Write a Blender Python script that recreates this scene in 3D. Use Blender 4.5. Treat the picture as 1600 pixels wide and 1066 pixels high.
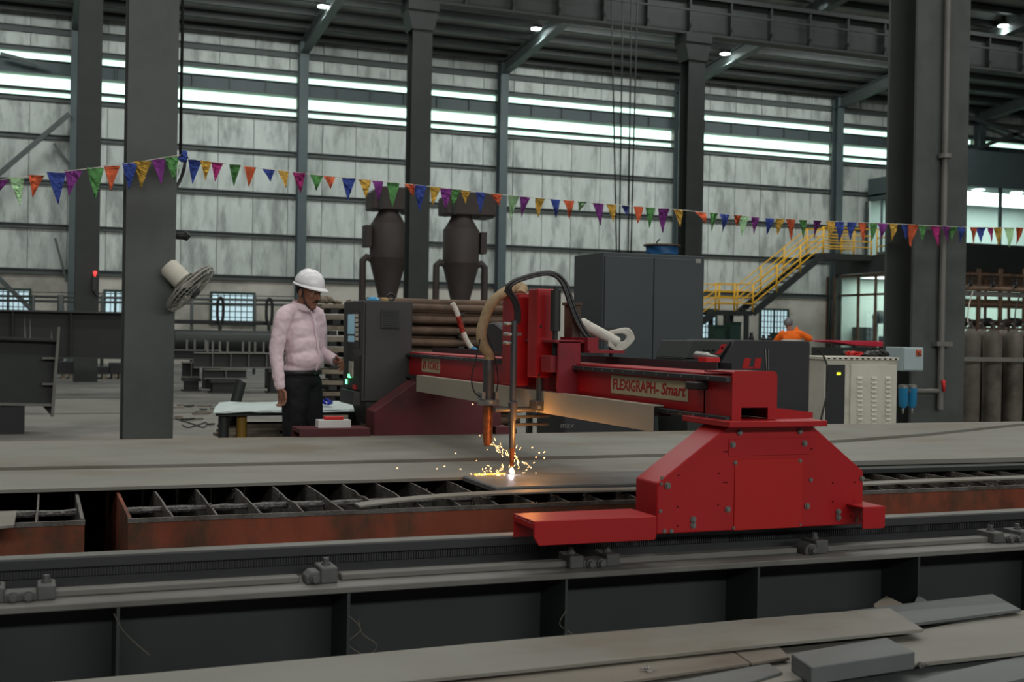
import bpy, bmesh, math, random
from mathutils import Vector, Matrix
random.seed(7)
for o in list(bpy.data.objects):
    bpy.data.objects.remove(o)
SC = bpy.context.scene
COL = SC.collection
PI = math.pi

# ------------------------------------------------------------------ camera, world, lights, exposure
EYE = Vector((0, 0, 1.31)); FPX = 1895.0
YAW, PITCH, ROLL = math.radians(21.33), math.atan(10.5/FPX), math.atan(0.0169)
_f0 = Vector((math.sin(YAW), math.cos(YAW), 0)); RIGHT0 = Vector((math.cos(YAW), -math.sin(YAW), 0))
FWD = _f0*math.cos(PITCH) - Vector((0, 0, 1))*math.sin(PITCH)
UPC = Vector((0, 0, 1))*math.cos(PITCH) + _f0*math.sin(PITCH)
_c, _s = math.cos(ROLL), math.sin(ROLL)
CR = RIGHT0*_c + UPC*_s; CU = UPC*_c - RIGHT0*_s
cd = bpy.data.cameras.new('camera'); cam = bpy.data.objects.new('camera', cd); COL.objects.link(cam)
cam.matrix_world = Matrix(((CR.x, CU.x, -FWD.x, EYE.x), (CR.y, CU.y, -FWD.y, EYE.y), (CR.z, CU.z, -FWD.z, EYE.z), (0, 0, 0, 1)))
cd.sensor_width = 36; cd.lens = FPX*36/1600; cd.clip_start = 0.1; cd.clip_end = 300
cd.dof.use_dof = True; cd.dof.focus_distance = 6.2; cd.dof.aperture_fstop = 4.6
SC.camera = cam

W = bpy.data.worlds.new('world'); SC.world = W; W.use_nodes = True
bg = W.node_tree.nodes['Background']; bg.inputs[0].default_value = (0.94, 0.98, 1.0, 1); bg.inputs[1].default_value = 0.06

def area(name, loc, target, sx, sy, power, color=(1, 1, 1)):
    ld = bpy.data.lights.new(name, 'AREA'); ld.shape = 'RECTANGLE'; ld.size = sx; ld.size_y = sy; ld.energy = power; ld.color = color
    o = bpy.data.objects.new(name, ld); COL.objects.link(o); o.location = loc
    o.rotation_euler = (Vector(target) - Vector(loc)).to_track_quat('-Z', 'Y').to_euler()
    return o
# daylight strip high in the wall behind the camera, and the roof lights over the near bays
area('daylight_strip_behind', (6, -22, 11.0), (7, 8, 1), 34, 1.2, 3300, (1.0, 1.0, 0.97))
for ix, lx in enumerate((-6.0, 2.5, 11.0, 19.0)):
    for iy, ly in enumerate((-4.0, 6.0, 16.0)):
        area('roof_light', (lx, ly, 13.5), (lx, ly, 0), 5.0, 1.4, (70, 300, 300)[iy], (1.0, 0.98, 0.92))
for lx in (-4.0, 7.0, 18.0, 29.0):
    area('roof_light', (lx, 27.0, 13.4), (lx, 27.0, 0), 6.0, 1.2, 390, (0.97, 1.0, 0.98))
for lx in (-4.0, 8.0, 20.0, 31.0):
    area('roof_light', (lx, 38.5, 12.6), (lx + 0.5, 46.5, 5.0), 6.0, 1.2, 430, (0.96, 1.0, 0.98))
SC.view_settings.view_transform = 'Standard'; SC.view_settings.look = 'None'
SC.view_settings.gamma = 1.0; SC.view_settings.use_curve_mapping = False
SC.view_settings.exposure = 0.0
SC.cycles.max_bounces = 6; SC.cycles.volume_bounces = 0
SC.cycles.sample_clamp_indirect = 4.0

# ------------------------------------------------------------------ helpers
def ray(px, py):
    dx, dy = px - 800, py - 533
    u = dx*_c + dy*_s; v = -dx*_s + dy*_c
    return FWD + RIGHT0*(u/FPX) - UPC*(v/FPX)
def at(px, py, X=None, Y=None, Z=None):
    """the point of the hall seen at a photo pixel, on a known plane of the building"""
    d = ray(px, py)
    t = (X - EYE.x)/d.x if X is not None else (Y - EYE.y)/d.y if Y is not None else (Z - EYE.z)/d.z
    return EYE + d*t
def xat(px, Y, py=533): return at(px, py, Y=Y).x
def zat(px, py, Y): return at(px, py, Y=Y).z
def S(r, g, b, k=1.0):
    f = lambda c: (c/255/12.92 if c/255 <= 0.04045 else ((c/255 + 0.055)/1.055)**2.4)*k
    return (f(r), f(g), f(b))

MATS = {}
def mat(name, col, rough=0.6, metal=0.0, var=0.12, vscale=6.0, stretch=(1, 1, 1), col2=None, amt=0.5, bump=0.0, bscale=40.0, emit=None, estr=0.0, spec=0.4, objvar=0.0, trans=0.0, coat=0.0, detail=5.0):
    m = bpy.data.materials.new(name); m.use_nodes = True
    nt = m.node_tree; n = nt.nodes; L = nt.links
    b = n['Principled BSDF']
    b.inputs['Roughness'].default_value = rough; b.inputs['Metallic'].default_value = metal
    b.inputs['Specular IOR Level'].default_value = spec
    if coat: b.inputs['Coat Weight'].default_value = coat
    if trans: b.inputs['Transmission Weight'].default_value = trans
    tc = n.new('ShaderNodeTexCoord'); mp = n.new('ShaderNodeMapping'); mp.inputs['Scale'].default_value = stretch
    oi = n.new('ShaderNodeObjectInfo')
    ad = n.new('ShaderNodeVectorMath'); ad.operation = 'ADD'
    sc = n.new('ShaderNodeVectorMath'); sc.operation = 'SCALE'; sc.inputs['Scale'].default_value = 37.0
    cb = n.new('ShaderNodeCombineXYZ')
    for i in range(3): L.new(oi.outputs['Random'], cb.inputs[i])
    L.new(cb.outputs[0], sc.inputs[0]); L.new(tc.outputs['Object'], mp.inputs[0])
    L.new(mp.outputs[0], ad.inputs[0]); L.new(sc.outputs[0], ad.inputs[1])
    nz = n.new('ShaderNodeTexNoise'); nz.inputs['Scale'].default_value = vscale; nz.inputs['Detail'].default_value = detail
    L.new(ad.outputs[0], nz.inputs['Vector'])
    rp = n.new('ShaderNodeMapRange'); rp.inputs[1].default_value = 0.3; rp.inputs[2].default_value = 0.7
    rp.inputs[3].default_value = 1 - var; rp.inputs[4].default_value = 1 + var
    L.new(nz.outputs['Fac'], rp.inputs[0])
    base = n.new('ShaderNodeMix'); base.data_type = 'RGBA'; base.blend_type = 'MIX'
    base.inputs[6].default_value = (*col, 1); base.inputs[7].default_value = (*(col2 or col), 1)
    if col2:
        n2 = n.new('ShaderNodeTexNoise'); n2.inputs['Scale'].default_value = vscale*0.45; n2.inputs['Detail'].default_value = 6; n2.inputs['Roughness'].default_value = 0.65
        L.new(ad.outputs[0], n2.inputs['Vector'])
        r2 = n.new('ShaderNodeMapRange'); r2.inputs[1].default_value = 0.62 - 0.3*amt; r2.inputs[2].default_value = 0.78 - 0.3*amt
        L.new(n2.outputs['Fac'], r2.inputs[0]); L.new(r2.outputs[0], base.inputs[0])
    else:
        base.inputs[0].default_value = 0
    hv = n.new('ShaderNodeHueSaturation'); L.new(base.outputs[2], hv.inputs['Color'])
    val = rp.outputs[0]
    if objvar:
        r3 = n.new('ShaderNodeMapRange'); r3.inputs[3].default_value = 1 - objvar; r3.inputs[4].default_value = 1 + objvar
        L.new(oi.outputs['Random'], r3.inputs[0])
        mm = n.new('ShaderNodeMath'); mm.operation = 'MULTIPLY'; L.new(val, mm.inputs[0]); L.new(r3.outputs[0], mm.inputs[1]); val = mm.outputs[0]
    L.new(val, hv.inputs['Value']); L.new(hv.outputs[0], b.inputs['Base Color'])
    if bump:
        nb = n.new('ShaderNodeTexNoise'); nb.inputs['Scale'].default_value = bscale; nb.inputs['Detail'].default_value = 4
        L.new(ad.outputs[0], nb.inputs['Vector'])
        bp = n.new('ShaderNodeBump'); bp.inputs['Strength'].default_value = bump; bp.inputs['Distance'].default_value = 0.02
        L.new(nb.outputs['Fac'], bp.inputs['Height']); L.new(bp.outputs[0], b.inputs['Normal'])
    if emit:
        b.inputs['Emission Color'].default_value = (*emit, 1); b.inputs['Emission Strength'].default_value = estr
    MATS[name] = m
    return m

class MB:
    """collects primitive shapes into one mesh"""
    def __init__(s): s.bm = bmesh.new()
    def _faces(s, vs, fs, smooth=False):
        v = [s.bm.verts.new(p) for p in vs]
        for f in fs:
            try:
                q = s.bm.faces.new([v[i] for i in f]); q.smooth = smooth
            except ValueError: pass
        return s
    def box(s, x0, x1, y0, y1, z0, z1):
        vs = [(x0, y0, z0), (x1, y0, z0), (x1, y1, z0), (x0, y1, z0), (x0, y0, z1), (x1, y0, z1), (x1, y1, z1), (x0, y1, z1)]
        return s._faces(vs, [(0, 3, 2, 1), (4, 5, 6, 7), (0, 1, 5, 4), (1, 2, 6, 5), (2, 3, 7, 6), (3, 0, 4, 7)])
    def obox(s, c, size, rot=None):
        R = rot or Matrix.Identity(3); c = Vector(c); h = [v/2 for v in size]
        vs = [c + R @ Vector((a*h[0], b*h[1], d*h[2])) for d in (-1, 1) for a, b in ((-1, -1), (1, -1), (1, 1), (-1, 1))]
        return s._faces(vs, [(0, 3, 2, 1), (4, 5, 6, 7), (0, 1, 5, 4), (1, 2, 6, 5), (2, 3, 7, 6), (3, 0, 4, 7)])
    def beam(s, p0, p1, w, h, up=(0, 0, 1)):
        p0, p1 = Vector(p0), Vector(p1); d = (p1 - p0); l = d.length; d.normalize()
        sd = d.cross(Vector(up)); sd = sd.normalized() if sd.length > 1e-5 else Vector((1, 0, 0)); u = sd.cross(d)
        R = Matrix((d, sd, u)).transposed()
        return s.obox((p0 + p1)/2, (l, w, h), R)
    def prism(s, pts, axis, a, b):
        """pts: outline in the two other axes (order x,y,z without `axis`)"""
        def mk(p, t):
            q = list(p); q.insert('xyz'.index(axis), t); return q
        n = len(pts); vs = [mk(p, a) for p in pts] + [mk(p, b) for p in pts]
        fs = [tuple(range(n)), tuple(range(2*n - 1, n - 1, -1))] + [(i, n + i, n + (i + 1) % n, (i + 1) % n) for i in range(n)]
        return s._faces(vs, fs)
    def slab(s, pts, z0, z1):
        return s.prism([(p[0], p[1]) for p in pts], 'z', z0, z1)
    def tube(s, path, r, n=8, caps=True, smooth=True):
        path = [Vector(p) for p in path]; m = len(path)
        rs = r if isinstance(r, (list, tuple)) else [r]*m
        rings = []; ref = None
        for i, p in enumerate(path):
            t = (path[min(i + 1, m - 1)] - path[max(i - 1, 0)]).normalized()
            if ref is None: ref = Vector((0, 0, 1)) if abs(t.z) < 0.9 else Vector((1, 0, 0))
            a = (ref - t*ref.dot(t)).normalized(); ref = a; b = t.cross(a)
            rings.append([s.bm.verts.new(p + (a*math.cos(2*PI*k/n) + b*math.sin(2*PI*k/n))*rs[i]) for k in range(n)])
        for i in range(m - 1):
            for k in range(n):
                f = s.bm.faces.new((rings[i][k], rings[i][(k + 1) % n], rings[i + 1][(k + 1) % n], rings[i + 1][k])); f.smooth = smooth
        if caps:
            s.bm.faces.new(rings[0][::-1]); s.bm.faces.new(rings[-1])
        return s
    def cyl(s, p0, p1, r, r2=None, n=14): return s.tube([p0, p1], [r, r if r2 is None else r2], n)
    def lathe(s, prof, c, n=20, axis=(0, 0, 1)):
        """prof: (radius, height) pairs along axis from c"""
        ax = Vector(axis).normalized(); c = Vector(c)
        a = (Vector((1, 0, 0)) if abs(ax.x) < 0.9 else Vector((0, 1, 0))); a = (a - ax*a.dot(ax)).normalized(); b = ax.cross(a)
        rings = [[s.bm.verts.new(c + ax*h + (a*math.cos(2*PI*k/n) + b*math.sin(2*PI*k/n))*max(r, 1e-4)) for k in range(n)] for r, h in prof]
        for i in range(len(prof) - 1):
            for k in range(n):
                f = s.bm.faces.new((rings[i][k], rings[i][(k + 1) % n], rings[i + 1][(k + 1) % n], rings[i + 1][k])); f.smooth = True
        s.bm.faces.new(rings[0][::-1]); s.bm.faces.new(rings[-1])
        return s
    def ball(s, c, r, rot=None, u=12, v=8):
        r = (r, r, r) if isinstance(r, (int, float)) else r
        M = Matrix.Translation(Vector(c)) @ (rot.to_4x4() if rot else Matrix.Identity(4)) @ Matrix.Diagonal((r[0], r[1], r[2], 1))
        g = bmesh.ops.create_uvsphere(s.bm, u_segments=u, v_segments=v, radius=1, matrix=M)
        for vv in g['verts']:
            for f in vv.link_faces: f.smooth = True
        return s
    def bolt(s, p, axis, r=0.008, h=0.008):
        p = Vector(p); a = Vector(axis).normalized()
        s.tube([p, p + a*h*0.35], r*1.45, 10, smooth=False); s.tube([p + a*h*0.3, p + a*h], r, 6, smooth=False)
        return s
    def build(s, name, m, parent=None, bevel=0.0, seg=1, origin=None, **props):
        bmesh.ops.recalc_face_normals(s.bm, faces=s.bm.faces)
        for e in s.bm.edges:
            if len(e.link_faces) == 2 and e.calc_face_angle(0) > 0.75: e.smooth = False
        if origin is None:
            lo = [min(v.co[i] for v in s.bm.verts) for i in range(3)]; hi = [max(v.co[i] for v in s.bm.verts) for i in range(3)]
            origin = Vector([(lo[i] + hi[i])/2 for i in range(3)])
            if parent is None: origin.z = lo[2]
        origin = Vector(origin)
        bmesh.ops.translate(s.bm, verts=s.bm.verts, vec=-origin)
        me = bpy.data.meshes.new(name); s.bm.to_mesh(me); s.bm.free()
        me.materials.append(MATS[m] if isinstance(m, str) else m)
        o = bpy.data.objects.new(name, me); COL.objects.link(o); o.location = origin
        if parent is not None: attach(o, parent)
        if bevel:
            md = o.modifiers.new('bevel', 'BEVEL'); md.width = bevel; md.segments = seg; md.limit_method = 'ANGLE'
        for k, v in props.items(): o[k] = v
        return o

def world_loc(o):
    v = Vector(o.location)
    while o.parent: o = o.parent; v += Vector(o.location)
    return v
def attach(o, parent):
    o.location = Vector(o.location) - world_loc(parent); o.parent = parent
def tag(o, label, cat=None, group=None, kind=None):
    o['label'] = label
    if cat: o['category'] = cat
    if group: o['group'] = group
    if kind: o['kind'] = kind
    return o
def thing(name, loc, label, cat, group=None, kind=None):
    o = bpy.data.objects.new(name, None); COL.objects.link(o); o.location = loc; o.empty_display_size = 0.1
    return tag(o, label, cat, group, kind)
def copy_part(src, parent, offset, name=None):
    """a copy of a part (sharing its mesh) under `parent`, moved by offset in world space from where src stands"""
    c = src.copy(); COL.objects.link(c); c.parent = parent
    c.location = world_loc(src) + Vector(offset) - world_loc(parent)
    return c
def text(name, body, m, parent, pos, xdir, ydir, height, sx=1.0, shear=0.0, extrude=0.0008, bold=0.0, width=0):
    cu = bpy.data.curves.new(name, 'FONT'); cu.body = body; cu.size = height/0.72; cu.extrude = extrude; cu.shear = shear; cu.offset = bold
    cu.align_x = 'LEFT'; cu.resolution_u = 3
    cu.materials.append(MATS[m])
    o = bpy.data.objects.new(name, cu); COL.objects.link(o)
    x, y = Vector(xdir).normalized(), Vector(ydir).normalized(); z = x.cross(y)
    R = Matrix((x, y, z)).transposed()
    o.rotation_euler = R.to_euler(); o.scale = (sx, 1, 1); o.location = pos
    bpy.context.view_layer.update()
    if width: o.scale.x = width/o.dimensions.x
    bpy.context.view_layer.update()
    me = bpy.data.meshes.new_from_object(o.evaluated_get(bpy.context.evaluated_depsgraph_get()))
    q = bpy.data.objects.new(name, me); COL.objects.link(q); q.location = o.location; q.rotation_euler = o.rotation_euler; q.scale = o.scale
    bpy.data.objects.remove(o)
    if not me.materials: me.materials.append(MATS[m])
    if parent: attach(q, parent)
    return q
def spline(pts, n=8):
    """Catmull-Rom through pts"""
    P = [Vector(p) for p in pts]; out = []
    for i in range(len(P) - 1):
        p0, p1, p2, p3 = P[max(i - 1, 0)], P[i], P[i + 1], P[min(i + 2, len(P) - 1)]
        for k in range(n):
            t = k/n
            out.append(0.5*((2*p1) + (p2 - p0)*t + (2*p0 - 5*p1 + 4*p2 - p3)*t*t + (3*p1 - p0 - 3*p2 + p3)*t**3))
    out.append(P[-1]); return out

# ------------------------------------------------------------------ materials
mat('concrete', S(123, 121, 115), 0.7, var=0.12, vscale=0.9, col2=S(100, 99, 94), amt=0.55, bump=0.05, bscale=25, spec=0.3)
mat('sheeting', S(188, 195, 189), 0.5, var=0.09, vscale=2.4, stretch=(1.6, 1.0, 0.5), col2=S(146, 152, 147), amt=0.45, objvar=0.05, spec=0.3, detail=9)
mat('plaster', S(190, 186, 176), 0.8, var=0.10, vscale=0.9, col2=S(150, 147, 138), amt=0.45)
mat('daylight_panel', S(200, 225, 214), 0.5, var=0.02, emit=(0.64, 1.0, 0.85), estr=1.55)
mat('window_daylight', S(170, 200, 210), 0.2, var=0.05, emit=(0.62, 0.84, 0.92), estr=0.62)
mat('blue_grey_steel', S(74, 86, 87), 0.55, var=0.06, vscale=2)
mat('girt_steel', S(78, 85, 83), 0.6, var=0.08)
mat('column_steel', S(76, 80, 77), 0.5, var=0.08, vscale=3, col2=S(68, 71, 68), amt=0.4, spec=0.35)
mat('dark_steel', S(46, 50, 48), 0.5, var=0.12, vscale=3, spec=0.35)
mat('black_steel', S(38, 40, 40), 0.55, var=0.12, vscale=4, spec=0.35)
mat('roof_sheet', S(178, 184, 180), 0.6, var=0.1, vscale=1.0, stretch=(2, 0.3, 1))
mat('green_frame', S(38, 62, 54), 0.5)
mat('plate_grey', S(126, 125, 117), 0.55, var=0.08, vscale=2.6, stretch=(0.7, 1.3, 1), col2=S(114, 106, 93), amt=0.42, spec=0.3, bump=0.03, bscale=30)
mat('plate_blue', S(98, 102, 101), 0.5, var=0.10, vscale=3, stretch=(0.7, 2, 1), col2=S(85, 87, 86), amt=0.45, spec=0.35)
mat('plate_tan', S(117, 111, 100), 0.6, var=0.10, vscale=3, stretch=(0.7, 2, 1), col2=S(104, 96, 87), amt=0.5, spec=0.3)
mat('plate_edge_rust', S(134, 112, 92), 0.7, var=0.15, vscale=5)
mat('slat_steel', S(96, 93, 88), 0.6, var=0.25, vscale=12, col2=S(70, 61, 55), amt=0.45, bump=0.4, bscale=60)
mat('slag', S(96, 94, 91), 0.45, metal=0.4, var=0.35, vscale=30, bump=0.8, bscale=70)
mat('bed_rust', S(128, 66, 48), 0.75, var=0.25, vscale=6, stretch=(1.0, 1.0, 0.6), col2=S(76, 60, 46), amt=0.5, bump=0.1, spec=0.2)
mat('rail_grey', S(110, 109, 104), 0.45, var=0.10, vscale=3, col2=S(94, 93, 88), amt=0.4, spec=0.4)
mat('rail_dark', S(50, 51, 53), 0.45, var=0.08, vscale=4, spec=0.4)
mat('rail_web', S(53, 56, 57), 0.5, var=0.12, vscale=2.5, spec=0.35)
mat('clamp_grey', S(82, 82, 80), 0.5, var=0.18, vscale=12, bump=0.1)
mat('machine_red', S(164, 17, 23), 0.38, var=0.05, vscale=3, spec=0.45)
mat('machine_orange_red', S(172, 21, 15), 0.4, var=0.04, vscale=3, spec=0.45)
mat('dusty_red', S(138, 32, 42), 0.6, var=0.10, vscale=5, col2=S(104, 36, 44), amt=0.45)
mat('shaded_dusty_red', S(96, 40, 46), 0.65, var=0.12, vscale=5, col2=S(74, 40, 43), amt=0.5)  # dusty red, darkened to put the beam's shade into the colour
mat('shield_metal', S(176, 170, 154), 0.42, metal=0.35, var=0.05, vscale=3)
mat('sign_metal', S(178, 166, 134), 0.5, var=0.05, vscale=6)
mat('sign_red', S(160, 24, 30), 0.5, var=0.03)
mat('cabinet_dark', S(60, 60, 60), 0.5, var=0.05, vscale=6, spec=0.3)
mat('screen_blue', S(130, 160, 172), 0.2, emit=S(120, 160, 175), estr=0.35)
mat('green_led', S(60, 255, 120), 0.3, emit=(0.15, 1.0, 0.35), estr=3.0)
mat('red_led', S(255, 40, 40), 0.3, emit=(1.0, 0.05, 0.05), estr=2.0)
mat('yellow_led', S(220, 240, 40), 0.3, emit=(0.8, 0.9, 0.05), estr=1.2)
mat('black_rubber', S(34, 34, 35), 0.45, var=0.08, spec=0.45)
mat('black_void', S(10, 10, 10), 0.8, spec=0.1)
mat('beige_braid', S(164, 142, 110), 0.75, var=0.18, vscale=40, bump=0.25, bscale=420)
mat('white_braid', S(206, 203, 192), 0.7, var=0.12, vscale=30, bump=0.2, bscale=420)
mat('torch_grey', S(84, 84, 88), 0.4, metal=0.4, var=0.08)
mat('torch_steel', S(92, 90, 86), 0.35, metal=0.5, var=0.12, vscale=10)
mat('bare_steel', S(150, 150, 146), 0.35, metal=0.6, var=0.08, vscale=10)
mat('copper', S(168, 102, 62), 0.4, metal=0.5, var=0.3, vscale=30, col2=S(110, 62, 40), amt=0.5, bump=0.2)
mat('cabinet_grey', S(64, 71, 73), 0.5, var=0.04, vscale=2, spec=0.35)
mat('plasma_dark', S(49, 50, 52), 0.55, var=0.06, vscale=8, spec=0.3)
mat('ivory_paint', S(200, 197, 183), 0.55, var=0.06, vscale=5, col2=S(172, 166, 150), amt=0.35)
mat('pale_blue_box', S(160, 176, 178), 0.5, var=0.04)
mat('filter_blue', S(36, 130, 176), 0.3, var=0.08, spec=0.5)
mat('cylinder_brown', S(98, 92, 84), 0.6, var=0.18, vscale=5, col2=S(74, 66, 58), amt=0.5)
mat('cyclone_brown', S(66, 57, 53), 0.6, var=0.12, vscale=2)
mat('bar_rust', S(104, 82, 66), 0.7, var=0.2, vscale=6, col2=S(76, 62, 52), amt=0.5)
mat('strip_grey_brown', S(128, 118, 102), 0.7, var=0.2, vscale=6, col2=S(92, 82, 70), amt=0.5)
mat('yellow_paint', S(226, 172, 40), 0.5, var=0.06)
mat('mustard_paint', S(150, 116, 44), 0.6, var=0.1)
mat('white_sheet', S(196, 210, 208), 0.4, var=0.06, vscale=3)
mat('blue_cloth', S(38, 50, 170), 0.8, var=0.2, vscale=20, bump=0.5)
mat('blue_hose', S(36, 92, 140), 0.45, var=0.1, vscale=20)
mat('cardboard', S(168, 138, 96), 0.8, var=0.08)
mat('white_paint', S(222, 222, 220), 0.5, var=0.03)
mat('red_plastic', S(200, 40, 40), 0.4, var=0.05)
mat('pink_red', S(226, 60, 84), 0.5, var=0.05)
mat('fan_grey', S(150, 148, 140), 0.4, metal=0.3, var=0.08)
mat('lamp_lens', S(255, 255, 255), 0.3, emit=(0.88, 1.0, 0.98), estr=30.0)
mat('office_white', S(205, 218, 214), 0.7, var=0.03)
mat('office_lamp', S(255, 255, 255), 0.5, emit=(0.95, 1.0, 1.0), estr=6.0)
mat('office_light_wall', S(194, 207, 201), 0.6, var=0.04, vscale=1)
mat('glass', S(220, 235, 230), 0.03, var=0.0, trans=1.0, spec=0.5)
mat('spark', (1, 0.5, 0.15), 0.5, emit=(1.0, 0.52, 0.18), estr=6.0)
mat('arc', (1, 1, 1), 0.5, emit=(0.86, 0.84, 1.0), estr=40.0)
mat('hot_edge', (1, 0.4, 0.05), 0.5, emit=(1.0, 0.33, 0.03), estr=3.0)
mat('skin', S(138, 95, 76), 0.5, var=0.08, vscale=20, spec=0.35)
mat('shirt_pink', S(224, 202, 209), 0.8, var=0.04, vscale=8, spec=0.2, bump=0.35, bscale=11)
mat('trousers_black', S(32, 33, 36), 0.85, var=0.12, vscale=14, spec=0.2, bump=0.3, bscale=16)
mat('helmet_white', S(236, 236, 238), 0.28, var=0.02, spec=0.5)
mat('hair_black', S(18, 16, 15), 0.7, var=0.1, vscale=40, bump=0.4, bscale=90)
mat('eye_white', S(200, 190, 180), 0.3)
mat('orange_cloth', S(240, 108, 20), 0.8, var=0.08, vscale=10, bump=0.3, bscale=14)
mat('reflective_tape', S(190, 186, 176), 0.5, var=0.05)
mat('grey_cap', S(112, 112, 116), 0.7, var=0.3, vscale=14)
for nm, c in (('gold', (190, 152, 66)), ('orange', (196, 92, 58)), ('green', (78, 130, 74)), ('blue', (52, 70, 140)), ('purple', (116, 52, 122)), ('magenta', (156, 44, 106)), ('red_dull', (170, 60, 50)), ('silver_green', (156, 196, 150))):
    mat('foil_' + nm, S(*c), 0.2, metal=0.85, var=0.3, vscale=30, bump=0.6, bscale=90, spec=0.8)
# ------------------------------------------------------------------ the hall
WY = 46.5                       # inner face of the back wall
def hz(Y, z): return z
MB().box(-16, 66, -14, WY + 3, -0.3, 0).build('floor', 'concrete', kind='structure', label='grey concrete workshop floor with a dark joint', category='floor', origin=(0, 0, 0))
floor = bpy.data.objects['floor']
for y in (19.4, 30.0, 38.0):
    MB().box(-16, 60, y, y + 0.05, 0.0005, 0.004).build('floor_joint', 'black_steel', floor)

wall = MB().box(-14, 60, WY + 0.15, WY + 0.4, 0, 12.5).build('wall_back', 'plaster', kind='structure', label='tall back wall of grey sheeting above a plastered base', category='wall')
MB().box(-14, 60, WY, WY + 0.15, 0, 3.3).build('plaster_base', 'plaster', wall)
# sheets: one object per sheet, seams stand proud
x = -13.6; sheets = []
tiers = ((3.3, 9.52), (11.08, 12.45))
protos = {}
while x < 58:
    w = 1.32
    for ti, (z0, z1) in enumerate(tiers):
        k = ti
        if k not in protos:
            mb = MB().box(x, x + w - 0.02, WY + 0.02, WY + 0.09, z0, z1)
            for q, d in ((0.0, 0.02), (0.44, 0.008), (0.88, 0.008)):
                mb.box(x + q, x + q + 0.03, WY + 0.02 - d, WY + 0.02, z0, z1)
            protos[k] = (mb.build('wall_sheet', 'sheeting', wall), x)
        else:
            s, x0 = protos[k]; copy_part(s, wall, (x - x0, 0, 0))
    x += w
# roof-light strips in the wall, one panel per bay and strip
cols_x = [xat(px, WY - 0.2) for px in (112, 459, 768, 1041, 1285, 1520)]
bay = (cols_x[-1] - cols_x[0])/5
cols_x = [cols_x[0] + bay*i for i in range(-1, 7)]
for i in range(len(cols_x) - 1):
    for z0, z1 in ((9.54, 9.67), (9.82, 10.21), (10.83, 11.03)):
        MB().box(cols_x[i] + 0.17, cols_x[i + 1] - 0.17, WY + 0.02, WY + 0.06, z0, z1).build('daylight_panel', 'daylight_panel', wall, label='glowing translucent daylight strip')
    # girder band between the two strips, with stiffeners
    MB().box(cols_x[i], cols_x[i + 1], WY - 0.16, WY - 0.06, 10.28, 10.76).build('band_girder', 'blue_grey_steel', wall)
    for k in range(1, 6):
        xx = cols_x[i] + bay*k/6
        MB().box(xx - 0.02, xx + 0.02, WY - 0.24, WY - 0.16, 10.3, 10.74).build('stiffener', 'girt_steel', wall)
    for z in (10.76, 10.28):
        MB().box(cols_x[i], cols_x[i + 1], WY - 0.26, WY - 0.06, z - 0.02, z + 0.02).build('band_flange', 'girt_steel', wall)
    for z, h in ((3.27, 0.2), (4.89, 0.16), (6.46, 0.16), (8.08, 0.16), (9.42, 0.16), (9.745, 0.10), (11.16, 0.18), (11.85, 0.22)):
        mb = MB().box(cols_x[i] + 0.1, cols_x[i + 1] - 0.1, WY - 0.10, WY, z - h/2, z + h/2)
        mb.box(cols_x[i] + 0.1, cols_x[i + 1] - 0.1, WY - 0.18, WY - 0.10, z + h/2 - 0.03, z + h/2)
        mb.build('girt', 'girt_steel', wall)

def i_column(name, x, y, z0, z1, w, d, m, label, facing='y', tf=0.03, tw=0.025, parent=None, taper=0.0):
    """steel I column. facing 'y': flanges look along y; 'x': the web looks along y."""
    mb = MB()
    if facing == 'y':
        mb.box(x - w/2, x + w/2, y - d/2, y - d/2 + tf, z0, z1).box(x - w/2, x + w/2, y + d/2 - tf, y + d/2, z0, z1).box(x - tw/2, x + tw/2, y - d/2 + tf, y + d/2 - tf, z0, z1)
    else:
        mb.box(x - w/2, x - w/2 + tf, y - d/2, y + d/2, z0, z1).box(x + w/2 - tf, x + w/2, y - d/2, y + d/2, z0, z1).box(x - w/2 + tf, x + w/2 - tf, y - tw/2, y + tw/2, z0, z1)
    o = mb.build(name, m, parent)
    if parent is None: tag(o, label, 'column', kind='structure')
    return o
for i, cx in enumerate(cols_x):
    i_column('wall_column', cx, WY - 0.42, 0, 12.3, 0.34, 0.42, 'blue_grey_steel', 'blue-grey steel column standing against the back wall, bay %s' % ('one two three four five six seven eight'.split()[i]))
# names of wall columns by what they stand beside
wl = ['blue-grey wall column left of the picture, first bay', 'blue-grey wall column beside the dark column left of the near one', 'blue-grey wall column behind the man in the white helmet', 'blue-grey wall column behind the right brown cyclone', 'blue-grey wall column behind the cable reel', 'dark wall column at the head of the yellow stairs', 'blue-grey wall column right of the near right column', 'blue-grey wall column beyond the upper office']
for o, l in zip(sorted([o for o in COL.objects if o.name.startswith('wall_column')], key=lambda o: o.location.x), wl): o['label'] = l
# cross bracing in the left and right end bays
def brace(name, a, b, r, label):
    tag(MB().beam(a, b, r, r).build(name, 'girt_steel'), label, 'brace', kind='structure')
yb = WY - 0.75
brace('diagonal_brace', at(-60, 322, Y=yb), at(108, 178, Y=yb), 0.16, 'slanting grey brace rising to the upper left wall column')
brace('diagonal_brace', at(-40, 398, Y=yb), at(47, 482, Y=yb), 0.16, 'slanting grey brace falling past the left window')
brace('diagonal_brace', at(0, 84, Y=yb), at(70, 102, Y=yb), 0.13, 'short dark brace across the top left daylight strip')
brace('diagonal_brace', at(84, 224, Y=WY - 0.4), at(112, 262, Y=WY - 0.4), 0.08, 'thin brace behind the upper left wall column')
brace('diagonal_brace', at(86, 372, Y=WY - 0.4), at(104, 440, Y=WY - 0.4), 0.08, 'thin brace low behind the left wall column')
brace('diagonal_brace', at(1508, 180, Y=yb), at(1640, 232, Y=yb), 0.16, 'slanting brace right of the near right column, falling')
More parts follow.
